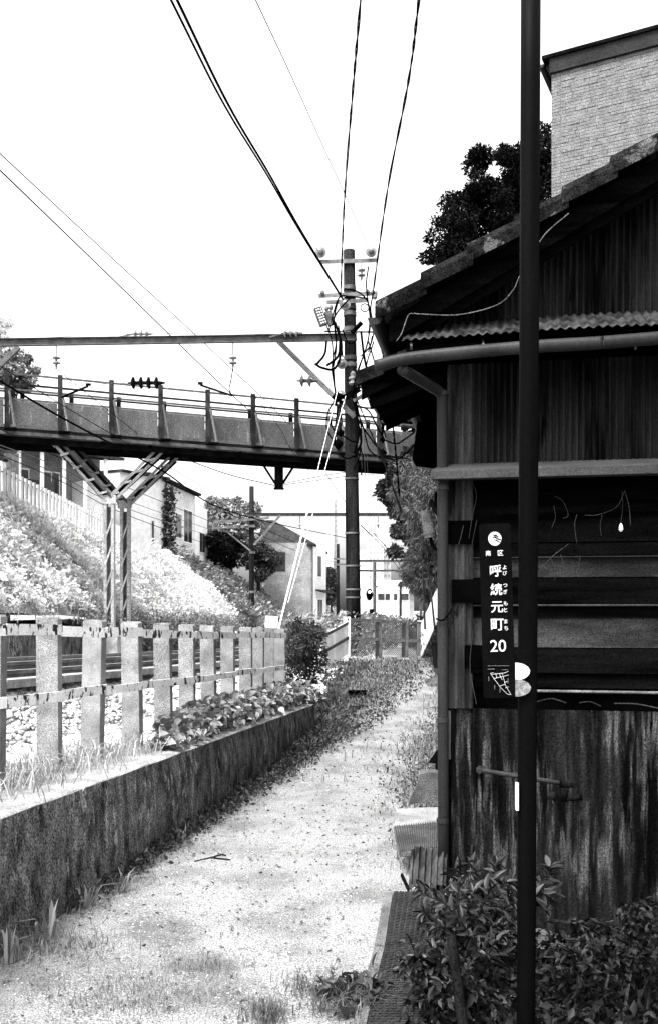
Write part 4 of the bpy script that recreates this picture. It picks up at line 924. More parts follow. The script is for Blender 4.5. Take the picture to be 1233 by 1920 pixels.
# lower side roof to the left of the corner (its tiled end faces the path)
T0 = .02; sE, zE = HS(670, 700, T0); sI, zI = HS(760, 654, T0)
def lz(s): return zE+(zI-zE)*(s-sE)/(sI-sE)
def lsl(s0, s1, t0, t1, lo, hi): return MB().hexa([H(s0,t0,lz(s0)+lo),H(s1,t0,lz(s1)+lo),H(s1,t1,lz(s1)+lo),H(s0,t1,lz(s0)+lo),H(s0,t0,lz(s0)+hi),H(s1,t0,lz(s1)+hi),H(s1,t1,lz(s1)+hi),H(s0,t1,lz(s0)+hi)])
lr = lsl(sE+.03, .05, T0+.02, 1.15, -.1, -.06).build('side_roof', M['black'], house)
lsl(sE+.02, .0, T0+.015, T0+.04, -.16, -.062).build('barge_board', M['board'], lr)
for i in range(4):
    a = sE-.01+i*.15; b = a+.165
    MB().hexa([H(a,T0-.03,lz(a)-.07),H(b,T0-.03,lz(b)-.09),H(b,T0+.2,lz(b)-.05),H(a,T0+.2,lz(a)-.04),H(a,T0-.02,lz(a)+.012),H(b,T0-.02,lz(b)-.008),H(b,1.15,lz(b)-.0),H(a,1.15,lz(a)+.015)]).build('rake_tile', M['tile'], lr)
for t in (.3, .7, 1.05): lsl(sE+.04, .0, t, t+.05, -.15, -.101).build('rafter', M['board'], lr)
half_gutter(HP(679, 713, T0+.02), HP(679, 713, T0+.02)+E2*1.1, .034, 'pipe', 'eave_gutter', lr)
MB().bar(H(sE+.06,.1,lz(sE+.06)-.2), H(.02,.1,lz(sE)-.02), .03, .05).build('strut', M['board'], lr)
# pale wire stapled across the gable
wg = [(742,640),(752,625),(764,592),(775,588),(790,589),(860,590),(930,572),(960,545),(972,520),(990,490),(1020,440),(1065,400)]
tag(MB().tube(smooth([HP(x, y, -.42) for x, y in wg]), .0025, 6).build('gable_wire', M['cslab'], smooth=True), 'pale thin wire strung across the gable of the old house', 'wire')
# small cylinder lamp on the side wall
lp = thing('wall_lamp', HP(806, 980, .35), 'small grey cylindrical fitting on the side of the old house above the climbing fence', 'fitting')
a, b = HP(797, 958, .4), HP(806, 1008, .4)
MB().tube([a, a.lerp(b,.02), a.lerp(b,.85), b], [.034,.037,.039,.037], 14).build('body', M['cslab'], lp, smooth=False)
MB().lathe(a.lerp(b,.82), (b-a), [(0,.039),(0,.042),(.01,.042),(.01,.039)], 14).build('rim', M['galvdark'], lp)
MB().tube(smooth([b, HP(810,1022,.4), HP(822,1030,.35), HP(830,1000,.3)]), .011, 8).build('cable', M['rubber'], lp)
MB().bar(HP(806,940,.42), HP(829,975,.3), .02, .03).build('arm', M['stake'], lp)
MB().box(HP(818,935,.35), (.03,.03,.08)).build('clamp', M['rubber'], lp)
# black tarpaulin hung behind the pipe
tp_ = MB(); c0 = HP(795, 785, .9)
pts = [(781,792),(800,785),(830,770),(836,860),(806,866),(772,862),(776,830)]
tp_.prism([HP(x,y,1.1+.02*(i % 3)) for i,(x,y) in enumerate(pts)], E2*.3); tag(tp_.build('tarpaulin', M['black']), 'black tarpaulin bundle hanging behind the corner drainpipe', 'tarpaulin')

# ---------------------------------------------------------------- modern neighbour house above
nd = 14.0; A_ = P(1033, 140, nd); dirn = Vector((1, -.5, 0)).normalized(); nb = Vector((.5, 1, 0)).normalized()
mh = thing('modern_house', Vector((A_.x, A_.y, 1.5)), 'tall modern house with pale stone-pattern siding and dark fascia above the old roof', 'house')
def Q(s, t, z): return Vector((A_.x, A_.y, 0))+dirn*s+nb*t+Vector((0,0,z))
zt_ = A_.z; LW = 7.0
MB().hexa([Q(0,0,1),Q(LW,0,1),Q(LW,6,1),Q(0,6,1),Q(0,0,zt_),Q(LW,0,zt_),Q(LW,6,zt_),Q(0,6,zt_)]).build('wall', M['siding'], mh)
mb = MB(); rw = .05; z = zt_-rw; rowi = 0
while z > 5.2:
    s = .16-random.uniform(0,.3)
    while s < 2.2:
        l = random.choice((.16,.22,.3,.38)); a, b = max(.15, s), min(2.2, s+l-.006); pr = random.choice((-.004,-.006,-.009,-.012))
        if b > a+.02: mb.hexa([Q(a,pr,z+.003),Q(b,pr,z+.003),Q(b,0,z+.003),Q(a,0,z+.003),Q(a,pr,z+rw-.003),Q(b,pr,z+rw-.003),Q(b,0,z+rw-.003),Q(a,0,z+rw-.003)])
        s += l
    a, b = 0, .135; pr = random.choice((-.004,-.007)); mb.hexa([Q(a,pr,z+.003),Q(b,pr,z+.003),Q(b,0,z+.003),Q(a,0,z+.003),Q(a,pr,z+rw-.003),Q(b,pr,z+rw-.003),Q(b,0,z+rw-.003),Q(a,0,z+rw-.003)])
    z -= rw
o = mb.build('siding_relief', M['siding'], mh); o['kind'] = 'stuff'
MB().hexa([Q(-.02,-.06,zt_-.0),Q(LW,-.06,zt_),Q(LW,-.0,zt_),Q(-.02,-.0,zt_),Q(-.02,-.06,zt_+.22),Q(LW,-.06,zt_+.22),Q(LW,0,zt_+.22),Q(-.02,0,zt_+.22)]).build('fascia', M['fascia'], mh)
MB().hexa([Q(-.13,-.1,zt_+.22),Q(LW,-.1,zt_+.22),Q(LW,6.2,zt_+.22),Q(-.13,6.2,zt_+.22),Q(-.13,-.1,zt_+.27),Q(LW,-.1,zt_+.27),Q(LW,6.2,zt_+.27),Q(-.13,6.2,zt_+.27)]).build('roof', M['bridge_dark'], mh)
MB().hexa([Q(-.02,.05,zt_),Q(-.1,.05,zt_+.16),Q(-.1,6,zt_+.16),Q(-.02,6,zt_),Q(-.018,.05,zt_+.2),Q(-.09,.05,zt_+.2),Q(-.09,6,zt_+.2),Q(-.018,6,zt_+.2)]).build('eave', M['fascia'], mh)
half_gutter(Q(-.16,.0,zt_+.2), Q(-.16,6,zt_+.2), .05, 'pipe', 'gutter', mh)
# ---------------------------------------------------------------- lamp post and street-name sign
PDp = 3.2
lpz = P(985, 1920, PDp); lb = Vector((lpz.x-.002, PDp, -.3)); lt = P(994.5, -120, PDp)
post = thing('street_pole', lb, 'slim black street pole rising through the whole right side of the frame', 'pole')
MB().tube([lb.lerp(lt, k/8) for k in range(9)], [.0325+.002*k/8 for k in range(9)], 28).build('shaft', M['lamp_pole'], post, smooth=True)
def half_disc(x, y, rx, ry, mat, name):   # flat reflector on the front of the pole, straight side left
    c = P(x, y, PDp-.045); k = PDp/F; poly = [c]+[c+Vector((math.cos(a)*rx*k, 0, math.sin(a)*ry*k)) for a in np.linspace(-math.pi/2, math.pi/2, 16)]
    mb = MB(); mb.prism(poly[1:], (0,.01,0)); return mb.build(name, M[mat], post)
half_disc(966, 1259, 26, 16, 'ink', 'reflector'); half_disc(966, 1290, 28, 16, 'greyink', 'reflector')
hbk = P(968, 1493, PDp-.02); MB().box(hbk, (.008,.02,.095)).build('sticker', M['white'], post)
SD = 3.3; kx = SD/F
sgn = thing('street_name_sign', P(935, 1308, SD), 'narrow dark upright street name sign with white Japanese lettering beside the black pole', 'sign')
sc_ = P(931.5, 1145, SD); AX = Matrix.Rotation(R(-1.6), 3, 'Y')
def SP(u, v, dd=0): return sc_+AX @ Vector((u*kx, 0, -v*kx))+Vector((0,dd,0))     # u, v in photo pixels from the sign centre
mb = MB(); rc = []
for cx_, cy_, a0 in ((24,-158,-90),(24,158,0),(-24,158,90),(-24,-158,180)):
    for a in np.linspace(a0, a0+90, 5): rc.append(SP(cx_+5.5*math.cos(R(a)), cy_+5.5*math.sin(R(a))))
mb.prism(rc, (0,.012,0)); panel = mb.build('panel', M['sign'], sgn)
for v in (-120, 100): MB().bar(SP(20,v,.016), SP(48,v,.016), .004, .02).build('clamp', M['lamp_pole'], sgn)
def text(s, u, v, size, parent, mat='ink', bold=.0, sx=1.0):
    cu = bpy.data.curves.new('lettering', 'FONT'); cu.body = s; cu.size = size*kx*1.18; cu.align_x = 'CENTER'; cu.align_y = 'CENTER'; cu.offset = bold; cu.extrude = .0004
    ob = bpy.data.objects.new('lettering_tmp', cu); col.objects.link(ob); bpy.context.view_layer.update()
    me = bpy.data.meshes.new_from_object(ob.evaluated_get(bpy.context.evaluated_depsgraph_get())); bpy.data.objects.remove(ob)
    xs_ = [p.co.x for p in me.vertices]; ys_ = [p.co.y for p in me.vertices]
    if not xs_: return
    cx_, cy_ = (min(xs_)+max(xs_))/2, (min(ys_)+max(ys_))/2; hh = max(ys_)-min(ys_); ww = max(xs_)-min(xs_); kk = size*kx/hh
    c = SP(u, v, -.0025)-wl(parent)
    for p in me.vertices: q_ = AX @ Vector(((p.co.x-cx_)*kk*sx, 0, (p.co.y-cy_)*kk)); p.co = Vector((c.x+q_.x, c.y+q_.y-p.co.z*.5, c.z+q_.z))
    me.materials.clear(); me.materials.append(M[mat]); o = bpy.data.objects.new('lettering', me); col.objects.link(o); o.parent = parent; o.location = (0,0,0); return o
def pu(x, y): return (x-931.5)-(y-1145)*.0279, y-1145.0      # photo pixel -> sign pixel
BO = .00055
for ch, x, y, sz in (('南',914,1037,10),('区',937,1037,10)): text(ch, *pu(x,y), sz, sgn, bold=.00012)
for ch, x, y in (('呼',928,1070),('続',929,1105),('元',930.5,1138),('町',931,1171)): text(ch, *pu(x,y), 22 if ch != '元' else 21, sgn, bold=BO)
for ch, x, y in (('よ',944.5,1064),('び',945,1075),('つ',945.5,1098),('ぎ',946,1110),('も',946.5,1131.5),('と',946.5,1144),('ま',947,1165.5),('ち',947.5,1178)): text(ch, *pu(x,y), 8 if ch != 'つ' else 6, sgn, bold=.00012)
text('20', *pu(932.5,1211), 22, sgn, bold=.0001)
eu, ev = pu(926.5, 1010); mb = MB(); mb.prism([SP(eu+12.3*math.cos(a), ev+13*math.sin(a), -.0022) for a in np.linspace(0, 2*math.pi, 28, endpoint=False)], (0,.002,0)); em = mb.build('emblem', M['ink'], sgn)
for k, (pts) in enumerate(([(-6,-7),(2,-8),(5,-5),(8,-3),(5,-2.5),(1,-5)],[(-7,-3),(0,-4.5),(5,-1),(11,1),(11.5,4),(6,2),(0,-1.5)],[(-4,1),(3,2),(9,6),(10,8.5),(5,6),(0,3)])):
    mb = MB(); mb.prism([SP(eu+a, ev+b, -.0034) for a, b in pts], (0,.0008,0)); mb.build('emblem_mark', M['sign'], em)
# little street map
mp = []
for seg in ([(920,1264),(944,1262),(952,1259)],[(924,1272),(952,1266)],[(918,1262),(926,1274),(938,1290),(950,1302)],[(940,1262),(946,1285),(956,1302)],[(934,1262),(940,1275)],[(944,1280),(950,1278)],[(946,1290),(952,1288)],[(936,1286),(946,1283)],[(950,1302),(957,1303)],[(928,1262),(930,1270)],[(918,1262),(924,1261)]):
    mb = MB(); pp = [SP(*pu(*p), -.003) for p in seg]
    for a, b in zip(pp[:-1], pp[1:]): mb.bar(a, b, .001, .0022, up=(0,-1,0))
    mb.build('map_line', M['ink'], sgn)
for (x0, x1, y) in ((913,930,1248),(932,953,1248.5),(913,926,1254),(940,952,1256)):
    mb = MB(); mb.bar(SP(*pu(x0,y), -.003), SP(*pu(x1,y), -.003), .001, .003, up=(0,-1,0)); mb.build('map_caption', M['greyink'], sgn)
for (x, y0, y1) in ((915,1268,1276),(926,1284,1292),(936,1288,1298),(951,1272,1282)):
    mb = MB(); mb.bar(SP(*pu(x,y0), -.003), SP(*pu(x,y1), -.003), .001, .0016, up=(1,0,0)); mb.build('map_caption', M['greyink'], sgn)
# ---------------------------------------------------------------- mesh fence at the end of the path
mf = thing('mesh_fence', P(720, 1232, 17.8), 'low wire mesh fence with rusty rails closing the end of the path', 'fence')
MA = P(650, 1228, 17.3); MBp = P(788, 1232, 18.0); fh = .66
def seg(a, b, s, z): v = a.lerp(b, s); return Vector((v.x, v.y, v.z+z))
mb = MB(); Ln = (MBp-MA).length; pitch = .045
nL = int((Ln+fh)/pitch)
for i in range(-int(fh/pitch), int(Ln/pitch)+1):
    for sgnm in (1, -1):
        x0 = i*pitch; x1 = x0+fh; za, zb2 = (0, fh) if sgnm > 0 else (fh, 0)
        c0_, c1_ = max(0, x0), min(Ln, x1)
        if c1_-c0_ < .01: continue
        zA_ = za+(zb2-za)*(c0_-x0)/fh; zB_ = za+(zb2-za)*(c1_-x0)/fh
        mb.bar(seg(MA,MBp,c0_/Ln,zA_+.02), seg(MA,MBp,c1_/Ln,zB_+.02), .008, .008, up=(0,1,0))
o = mb.build('wire_mesh', M['galvdark'], mf); o['kind'] = 'stuff'
for z, h in ((fh+.02, .05), (.32, .06)): MB().bar(seg(MA,MBp,0,z), seg(MA,MBp,1,z), .03, h).build('rail', M['cslab'], mf)
for s in (0.0,.42,.78,1.0): p = seg(MA,MBp,s,0)+Vector((0,.05,0)); MB().box(p+Vector((0,0,.3)), (.13,.1,.85)).build('post', M['cslab' if s > 0 and s < 1 else 'white'], mf)
# two white boarded wings
def wing(name, lab, a, b, n, h0, h1, cat='fence'):
    o = thing(name, a, lab, cat)
    for i in range(n):
        s0, s1 = i/n, (i+.93)/n; p, q = a.lerp(b, s0), a.lerp(b, s1); j = random.uniform(-.015,.015)
        t = (q-p).normalized(); nrm = Vector((-t.y, t.x, 0))*.02
        MB().hexa([p, q, q+nrm, p+nrm, p+Vector((0,0,h0+(h1-h0)*s0+j)), q+Vector((0,0,h0+(h1-h0)*s1+j)), q+nrm+Vector((0,0,h0+(h1-h0)*s1+j)), p+nrm+Vector((0,0,h0+(h1-h0)*s0+j))]).build('board', M['white'], o)
    for k in (.52, .98):
        MB().bar(a+Vector((.02,-.025,h0*k)), b+Vector((.02,-.025,h1*k)), .025, .05).build('rail', M['cslab'], o)
    return o
wing('board_fence', 'short white board fence curving left from the mesh fence', P(602,1258,16.1), MA, 9, .62, .62)
wing('stair_fence', 'white board fence climbing steeply right from the mesh fence', MBp, P(836,1125,13.8), 14, .66, .5)
# ---------------------------------------------------------------- small white notice on the fence
nt_ = thing('notice_board', P(508, 1200, 11.0), 'small white notice plate leaning above the end fence posts', 'notice')
mb = MB(); mb.box(P(509, 1166, 11.1), (.15,.012,.14), Matrix.Rotation(R(3), 3, 'Y')); mb.build('plate', M['white'], nt_)
for k, (y, w_) in enumerate(((1159,.09),(1164,.06),(1168,.07),(1172,.05))): MB().box(P(510, y, 11.08), (w_,.004,.008)).build('print_line', M['haze_grey'], nt_)
MB().box(P(514, 1200, 11.16), (.03,.02,.42)).build('stake', M['white'], nt_)
# ---------------------------------------------------------------- things along the house foot
def slab(name, lab, pts, th, mat, cat):
    q_ = [Vector(p) for p in pts]; return tag(MB().hexa([p-Vector((0,0,th)) for p in q_]+q_).build(name, M[mat], bevel=.004), lab, cat)
def G(x, y, z=0.0): d = F*(EYE-z)/(y-HY); return P(x, y, d)
# checker plates over the gutter: ribs are geometry
for i, (ya, yb, xa, xb, xc, xd) in enumerate(((1672,1770,737,830,722,812),(1774,1862,721,815,700,800),(1866,2010,699,805,668,790))):
    lab = ['ribbed steel drain cover nearest the corner drainpipe','ribbed steel drain cover half under the leafy shrub','ribbed steel drain cover at the bottom frame edge'][i]
    a, b, c, d_ = G(xc,yb,.03), G(xd,yb,.03), G(xb,ya,.03), G(xa,ya,.03)
    o = thing('drain_cover', (a+c)/2, lab, 'drain cover', 'ribbed drain covers along the house foot')
    MB().hexa([p-Vector((0,0,.05)) for p in (a,b,c,d_)]+[a,b,c,d_]).build('plate', M['plate'], o)
    mb = MB(); nr = int((d_-a).length/.022)
    for j in range(nr):
        for k in range(9):
            s = (j+.5)/nr; u0 = (k+.15)/9; u1 = (k+.85)/9; l_, r_ = a.lerp(d_, s), b.lerp(c, s); zz_ = .004 if (j+k) % 2 else -.004
            mb.bar(l_.lerp(r_,u0)+Vector((0,zz_,.003)), l_.lerp(r_,u1)+Vector((0,-zz_,.003)), .007, .005)
    oo = mb.build('tread_ribs', M['plate'], o); oo['kind'] = 'stuff'
    MB().hexa([p-Vector((0,0,.12)) for p in (a-E1*.05,a-E1*.004,d_-E1*.004,d_-E1*.05)]+[p-Vector((0,0,.005)) for p in (a-E1*.05,a-E1*.004,d_-E1*.004,d_-E1*.05)]).build('kerb', M['cslab'], o)
# leaning scrap of ribbed sheet
sc1 = thing('scrap_sheet', G(790,1668,.03), 'bent rusty piece of ribbed sheet leaning against the house foot', 'scrap metal')
mb = MB(); us = np.linspace(0, 1, 57); a0, a1 = P(765,1664,5.05), P(835,1664,5.0); b0, b1 = P(770,1592,5.25), P(838,1586,5.2)
mb.grid(lambda u, v: a0.lerp(a1,u).lerp(b0.lerp(b1,u),v)+Vector((0,-.024*math.sin(u*2*math.pi*6),.012*math.sin(u*9))), us, np.linspace(0,1,4)); o = mb.build('sheet', M['scrap'], sc1, smooth=True)
MB().bar(P(752,1640,5.05), P(765,1668,4.95), .012, .02).build('bent_strip', M['stake'], sc1)
# stone slabs
slab('ribbed_board', 'weathered ribbed board sloping from the slab beside the drainpipe', [P(748,1598,5.3),P(830,1588,5.3),P(834,1540,5.75),P(737,1550,5.75)], .03, 'cslab', 'board')
o = bpy.context.scene.objects['ribbed_board']; mb = MB()
for k in range(22):
    u = (k+.5)/22; mb.bar(P(748,1598,5.3).lerp(P(830,1588,5.3),u)+Vector((0,0,.004)), P(737,1550,5.75).lerp(P(834,1540,5.75),u)+Vector((0,0,.004)), .006, .008)
oo = mb.build('ribs', M['plate'], o); oo['kind'] = 'stuff'
slab('concrete_slab', 'pale flat concrete slab beside the corner drainpipe', [P(737,1548,5.78),P(836,1540,5.78),P(836,1512,6.2),P(742,1516,6.2)], .1, 'post', 'slab')
tl = MB(); cpts = [(765,1510),(768,1496),(776,1480),(783,1466),(785,1452),(800,1448),(840,1450),(840,1512),(806,1512),(800,1504),(790,1504)]
tl.prism([P(x,y,6.35) for x,y in cpts], (.02,.12,0)); tag(tl.build('ridge_tile', M['cslab'], bevel=.004), 'dark curved roof tile end standing on the slab by the house', 'roof tile')
tl = MB(); tl.prism([P(x,y,7.4) for x,y in ((802,1430),(820,1404),(838,1400),(838,1470),(815,1470),(815,1432))], (.02,.1,0)); tag(tl.build('broken_tile', M['stake']), 'broken black tile piece jutting out behind the drainpipe', 'roof tile')
tl = thing('dark_bin', P(820,1250,12), 'dark narrow container against the house side at the path end', 'container'); MB().tube([P(822,1252,12.0), P(820,1205,12.0)], [.07,.09], 14).build('body', M['stake'], tl); MB().tube([P(820,1206,12.0), P(820,1203,12.0)], [.1,.1], 14).build('rim', M['stake'], tl)
# plant pots in the grass
for k, (x, y, d, s, lab) in enumerate(((669,1318,13.3,.14,'black rectangular planter lying in the weeds of the path verge'),(668,1345,12.4,.1,'dark tipped flowerpot below the black planter'))):
    o = thing('planter', P(x,y,d), lab, 'planter'); c = P(x,y,d)+Vector((0,0,.07)); w_, h_ = s*.95, s*.8
    mb = MB(); mb.add([c+Vector(p) for p in ((-w_*.85,-.06,0),(w_*.85,-.06,0),(w_*.85,.06,0),(-w_*.85,.06,0),(-w_,-.08,h_),(w_,-.08,h_),(w_,.08,h_),(-w_,.08,h_))], [(0,3,2,1),(0,1,5,4),(1,2,6,5),(2,3,7,6),(3,0,4,7)]); mb.build('tub', M['rubber'], o)
    MB().box(c+Vector((0,0,h_*.85)), (w_*1.85,.14,.01)).build('soil', M['soil'], o)
    MB().box(c+Vector((0,-.083,h_)), (w_*2.05,.012,.016)).build('rim', M['rubber'], o)
pot = thing('flowerpot', P(572,1300,11.6), 'pale flowerpot at the end of the low wall below the bush', 'flowerpot'); MB().lathe(P(575,1315,11.5), (0,0,1), [(0,.05),(.16,.075),(.16,.085),(.19,.085)], 14).build('pot', M['coping'], pot)
# stake in the shrub
stp = thing('wooden_stake', P(875,1920,3.15), 'old leaning wooden stake standing in the leafy shrub', 'stake'); MB().tube([P(884,2050,3.1), P(845,1755,3.25)], [.022,.017], 8).build('shaft', M['stake'], stp)
# ---------------------------------------------------------------- vegetation
def in_ell(n, c, r): 
    d = unit(rng.normal(size=(n,3)))*rng.uniform(0,1,(n,1))**(1/3); return np.array(c)+d*np.array(r)
def tree(name, label, base, crown_c, crown_r, nclump, nleaf, size, mat, trunk_r=.15, clump=.28, group=None, cat='tree', wr=.5, droop=-.2, limbs=7):
    o = thing(name, base, label, cat, group); cc = Vector(crown_c); mb = MB(); base = Vector(base)
    mid = base.lerp(cc, .55)+Vector((random.uniform(-.1,.1), 0, 0))
    mb.tube(smooth([base, base.lerp(mid,.5), mid, cc]), list(np.linspace(trunk_r, trunk_r*.3, 25)), 9)
    cl = in_ell(nclump, crown_c, crown_r); k = rng.uniform(.55, 1.2, nclump)
    for i in range(min(limbs, nclump)): 
        e = Vector(cl[i]); s = mid.lerp(cc, random.uniform(.0,.8)); mb.tube([s, s.lerp(e,.5)+Vector((0,0,-.06)), e], [trunk_r*.35, trunk_r*.22, trunk_r*.08], 6)
    mb.build('trunk', M['bark'], o, smooth=True)
    idx = rng.integers(0, nclump, nleaf); mr = float(np.mean(crown_r)); sp = rng.normal(size=(nleaf,3)); sp = unit(sp)*rng.uniform(.2,1,(nleaf,1))**.6
    C_ = cl[idx]+sp*(mr*clump)*k[idx][:,None]*np.array([1,1,.75]); A_ = sp+rng.normal(size=(nleaf,3))*.6+[0,0,droop]
    V, T = leaf_geo(C_, A_, rng.uniform(.6,1.3,nleaf)*size, wr); raw_mesh('crown', V, T, M[mat], o); return o
# dark tree behind the roof
b0 = P(930, 900, 20); b0.z = 2.0
tree('evergreen_tree', 'dark evergreen tree rising behind the old tiled roof', b0, P(945, 410, 20), (1.3,1.2,1.6), 100, 44000, .085, 'leaf_dark', .16, .19)
b1 = P(1010, 900, 21); b1.z = 2.2
tree('evergreen_tree', 'dark evergreen tree crown between the black pole and the modern house', b1, P(1010, 375, 21), (.75,.8,1.6), 40, 14000, .09, 'leaf_dark', .12, .34)
b2 = P(815, 800, 19); b2.z = 1.6
tree('evergreen_tree', 'small dark tree crown low along the roof edge', b2, P(850, 470, 19), (.62,.6,.85), 40, 9000, .08, 'leaf_dark', .08, .3)
b3 = P(935, 900, 20.6); b3.z = 2.0
tree('evergreen_tree', 'lower dark evergreen crown hidden behind the old roof below the taller tree', b3, P(935, 640, 20.6), (1.7,1.1,1.7), 60, 9000, .12, 'leaf_dark', .14, .26)
# trees on the right bank
tree('broadleaf_tree', 'dark broadleaf tree under the right end of the footbridge', P(800,1120,20), P(775, 905, 20.5), (.95,.8,.8), 45, 14000, .12, 'leaf_tree', .1, .26)
tree('broadleaf_tree', 'dark leafy tree behind the footbridge railing by the tarpaulin', P(830,1000,27), P(800, 760, 27), (1.1,.8,.95), 40, 7000, .14, 'leaf_dark', .1, .3)
tree('broadleaf_tree', 'narrow dark tree hanging over the far gantry beam', P(800,1130,19), P(768, 985, 19), (.5,.5,.85), 30, 7000, .1, 'leaf_tree', .07, .34)
for k, (x, y, d, rx, rz, lab) in enumerate(((808,960,15,.42,.6,'feathery bamboo clump beside the grey wall fitting'),(815,1040,17,.42,.6,'feathery bamboo clump above the climbing white fence'),(795,1070,18.6,.42,.5,'lowest feathery bamboo clump behind the climbing white fence'),(790,910,16.5,.5,.5,'pale bamboo top below the tarpaulin'))):
    tree('bamboo', lab, P(x+6,1180,d), P(x, y, d), (rx,.5,rz), 46, 9000, .1, 'leaf_bamboo', .02, .4, 'bamboo on the right bank', 'bamboo', wr=.16, droop=-.7)
# far left trees
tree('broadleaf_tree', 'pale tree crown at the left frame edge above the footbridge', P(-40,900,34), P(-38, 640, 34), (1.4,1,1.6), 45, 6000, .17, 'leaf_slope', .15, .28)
tree('broadleaf_tree', 'grey round tree crown over the footbridge railing at left', P(30,900,33), P(28, 690, 33), (.95,.8,.75), 30, 4500, .15, 'leaf_mid', .12, .3)
tree('broadleaf_tree', 'large tree behind the white house and the dark line pole', P(430,1080,46), P(430, 985, 46), (1.6,1.4,1.7), 60, 11000, .2, 'leaf_mid', .2, .26)
tree('broadleaf_tree', 'dark lower tree between the white house and the dark line pole', P(410,1080,43), P(415, 1035, 43), (1.0,.9,.9), 36, 6000, .18, 'leaf_dark', .12, .3)
tree('broadleaf_tree', 'dark tree left of the hipped house below the beam', P(485,1110,45), P(490, 1050, 45), (.9,.9,.9), 36, 6000, .18, 'leaf_tree', .12, .3)
tree('broadleaf_tree', 'small dark tree between the hipped house and the utility pole', P(622,1160,62), P(620, 1100, 62), (.55,.6,1.3), 30, 3500, .2, 'leaf_tree', .1, .34)
# embankment cover
def cover(name, label, n, yr, ar, size, mat, lift=.25, wr=.5, lump=.35):
    Y = yr[0]+(yr[1]-yr[0])*rng.uniform(0,1,n)**1.35; A = rng.uniform(ar[0], ar[1], n)
    B = np.array([tuple(emb(a, y)) for a, y in zip(A, Y)])
    lum = np.array([.5+.5*math.sin(a*2.9+y*1.7)*math.sin(y*2.3-a*1.1+.7)+.35*math.sin(y*5.1+a*4.3) for a, y in zip(A, Y)])
    fade = 1-.85*np.clip((A-10.3)/1.0,0,1)*(Y < 31); B[:,2] += (rng.uniform(0,1,n)*lift+lum*lump)*fade; B += rng.normal(size=(n,3))*.06
    gap = np.array([math.sin(a*5.3+y*3.1)+math.sin(y*4.7-a*2.9)+.7*math.sin(y*9.1+a*7.7) for a, y in zip(A, Y)]); kk = gap > rng.normal(-1.25,.35,n); B = B[kk]; n = len(B)
    V, T = leaf_geo(B, rng.normal(size=(n,3))+[.5,-.4,.3], rng.gamma(3.0,.33,n)*size, wr); return tag(raw_mesh(name, V, T, M[mat]), label, 'ground cover', kind='stuff')
cover('embankment_creeper', 'pale leafy creepers smothering the near embankment', 115000, (8,42), (9.35,11.5), .075, 'leaf_slope')
n = 7000; Y = 8+24*rng.uniform(0,1,n)**1.3; A = rng.uniform(9.3,11.2,n); B = np.array([tuple(emb(a,y)) for a, y in zip(A,Y)]); V, T = blade_geo(B, rng.uniform(.2,.6,n), 1.4, .03); tag(raw_mesh('embankment_grass', V, T, M['grass_pale']), 'long bleached grass between the creepers of the near embankment', 'grass', kind='stuff')
cover('embankment_scrub', 'darker leafy scrub along the far foot of the embankment', 50000, (36,75), (8.4,12.6), .13, 'leaf_mid', .5, .5, .45)
n = 12000; Y = rng.uniform(20.5,36,n); A = rng.uniform(8.9,9.7,n); B = np.array([(-a+C(y), y, bedz(9.4,y)+.35+.75*abs(math.sin(y*1.3+a*3))*math.sin(min(1,(y-11)/6)*1.57)) for a, y in zip(A,Y)]); B[:,2] += rng.uniform(-.5,.15,n)
V, T = leaf_geo(B, rng.normal(size=(n,3))+[.4,-.3,-.5], rng.uniform(.06,.13,n), .4); tag(raw_mesh('hanging_creeper', V, T, M['leaf_mid']), 'creepers hanging over the streaked trackside wall', 'creeper', kind='stuff')
n = 9000; Y = rng.uniform(18,40,n); X = np.array([C(y)-rng.uniform(2.6,4.4) for y in Y]); B = np.stack([X, Y, np.array([zt(y) for y in Y])+rng.uniform(0,1,n)**1.5*.9], 1)
V, T = leaf_geo(B, rng.normal(size=(n,3))+[0,0,.6], rng.uniform(.08,.17,n), .4); tag(raw_mesh('trackside_weeds', V, T, M['leaf_mid']), 'tall weeds along the track around the utility pole base', 'weeds', kind='stuff')
# bank undergrowth
n = 16000; Y = rng.uniform(12,24,n); X = 1.75+.02*(Y-14)+rng.uniform(0,3,n)**1.1; B = np.stack([X, Y, np.array([min(6,bankz(x,y)) for x,y in zip(X,Y)])+rng.uniform(0,.5,n)], 1); keep = ~((Y < 11.5) & (X < 2.4)); B = B[keep]
V, T = leaf_geo(B, rng.normal(size=(len(B),3))+[0,-.3,.5], rng.uniform(.07,.15,len(B)), .35); tag(raw_mesh('bank_undergrowth', V, T, M['leaf_tree']), 'dark undergrowth covering the bank right of the path end', 'undergrowth', kind='stuff')

# dark bush at the end of the post fence
def bush(name, label, c, r, n, size, mat, cat='bush', wr=.4, stems=9, group=None, up=.5):
    o = thing(name, (c[0], c[1], c[2]-r[2]), label, cat, group); mb = MB(); b = Vector((c[0], c[1], c[2]-r[2]))
    for i in range(stems):
        e = Vector(in_ell(1, c, np.array(r)*.9)[0]); mb.tube([b+Vector((random.uniform(-.3,.3)*r[0], random.uniform(-.3,.3)*r[1], -.05)), b.lerp(e,.55)+Vector((0,0,.05)), e], [.012,.009,.004], 5)
    mb.build('stems', M['bark'], o)
    C_ = in_ell(n, c, r); d = C_-np.array(c); A = d/np.array(r)+rng.normal(size=(n,3))*.6+[0,0,up]
    V, T = leaf_geo(C_, A, rng.uniform(.6,1.3,n)*size, wr); raw_mesh('foliage', V, T, M[mat], o); return o
cbu = P(572, 1222, 12.6); tree('dark_bush', 'dense dark bush at the end of the concrete post fence', P(572,1300,12.6), tuple(cbu), (.34,.4,.5), 44, 4200, .06, 'leaf_tree', .03, .34, cat='bush', wr=.4, limbs=14)
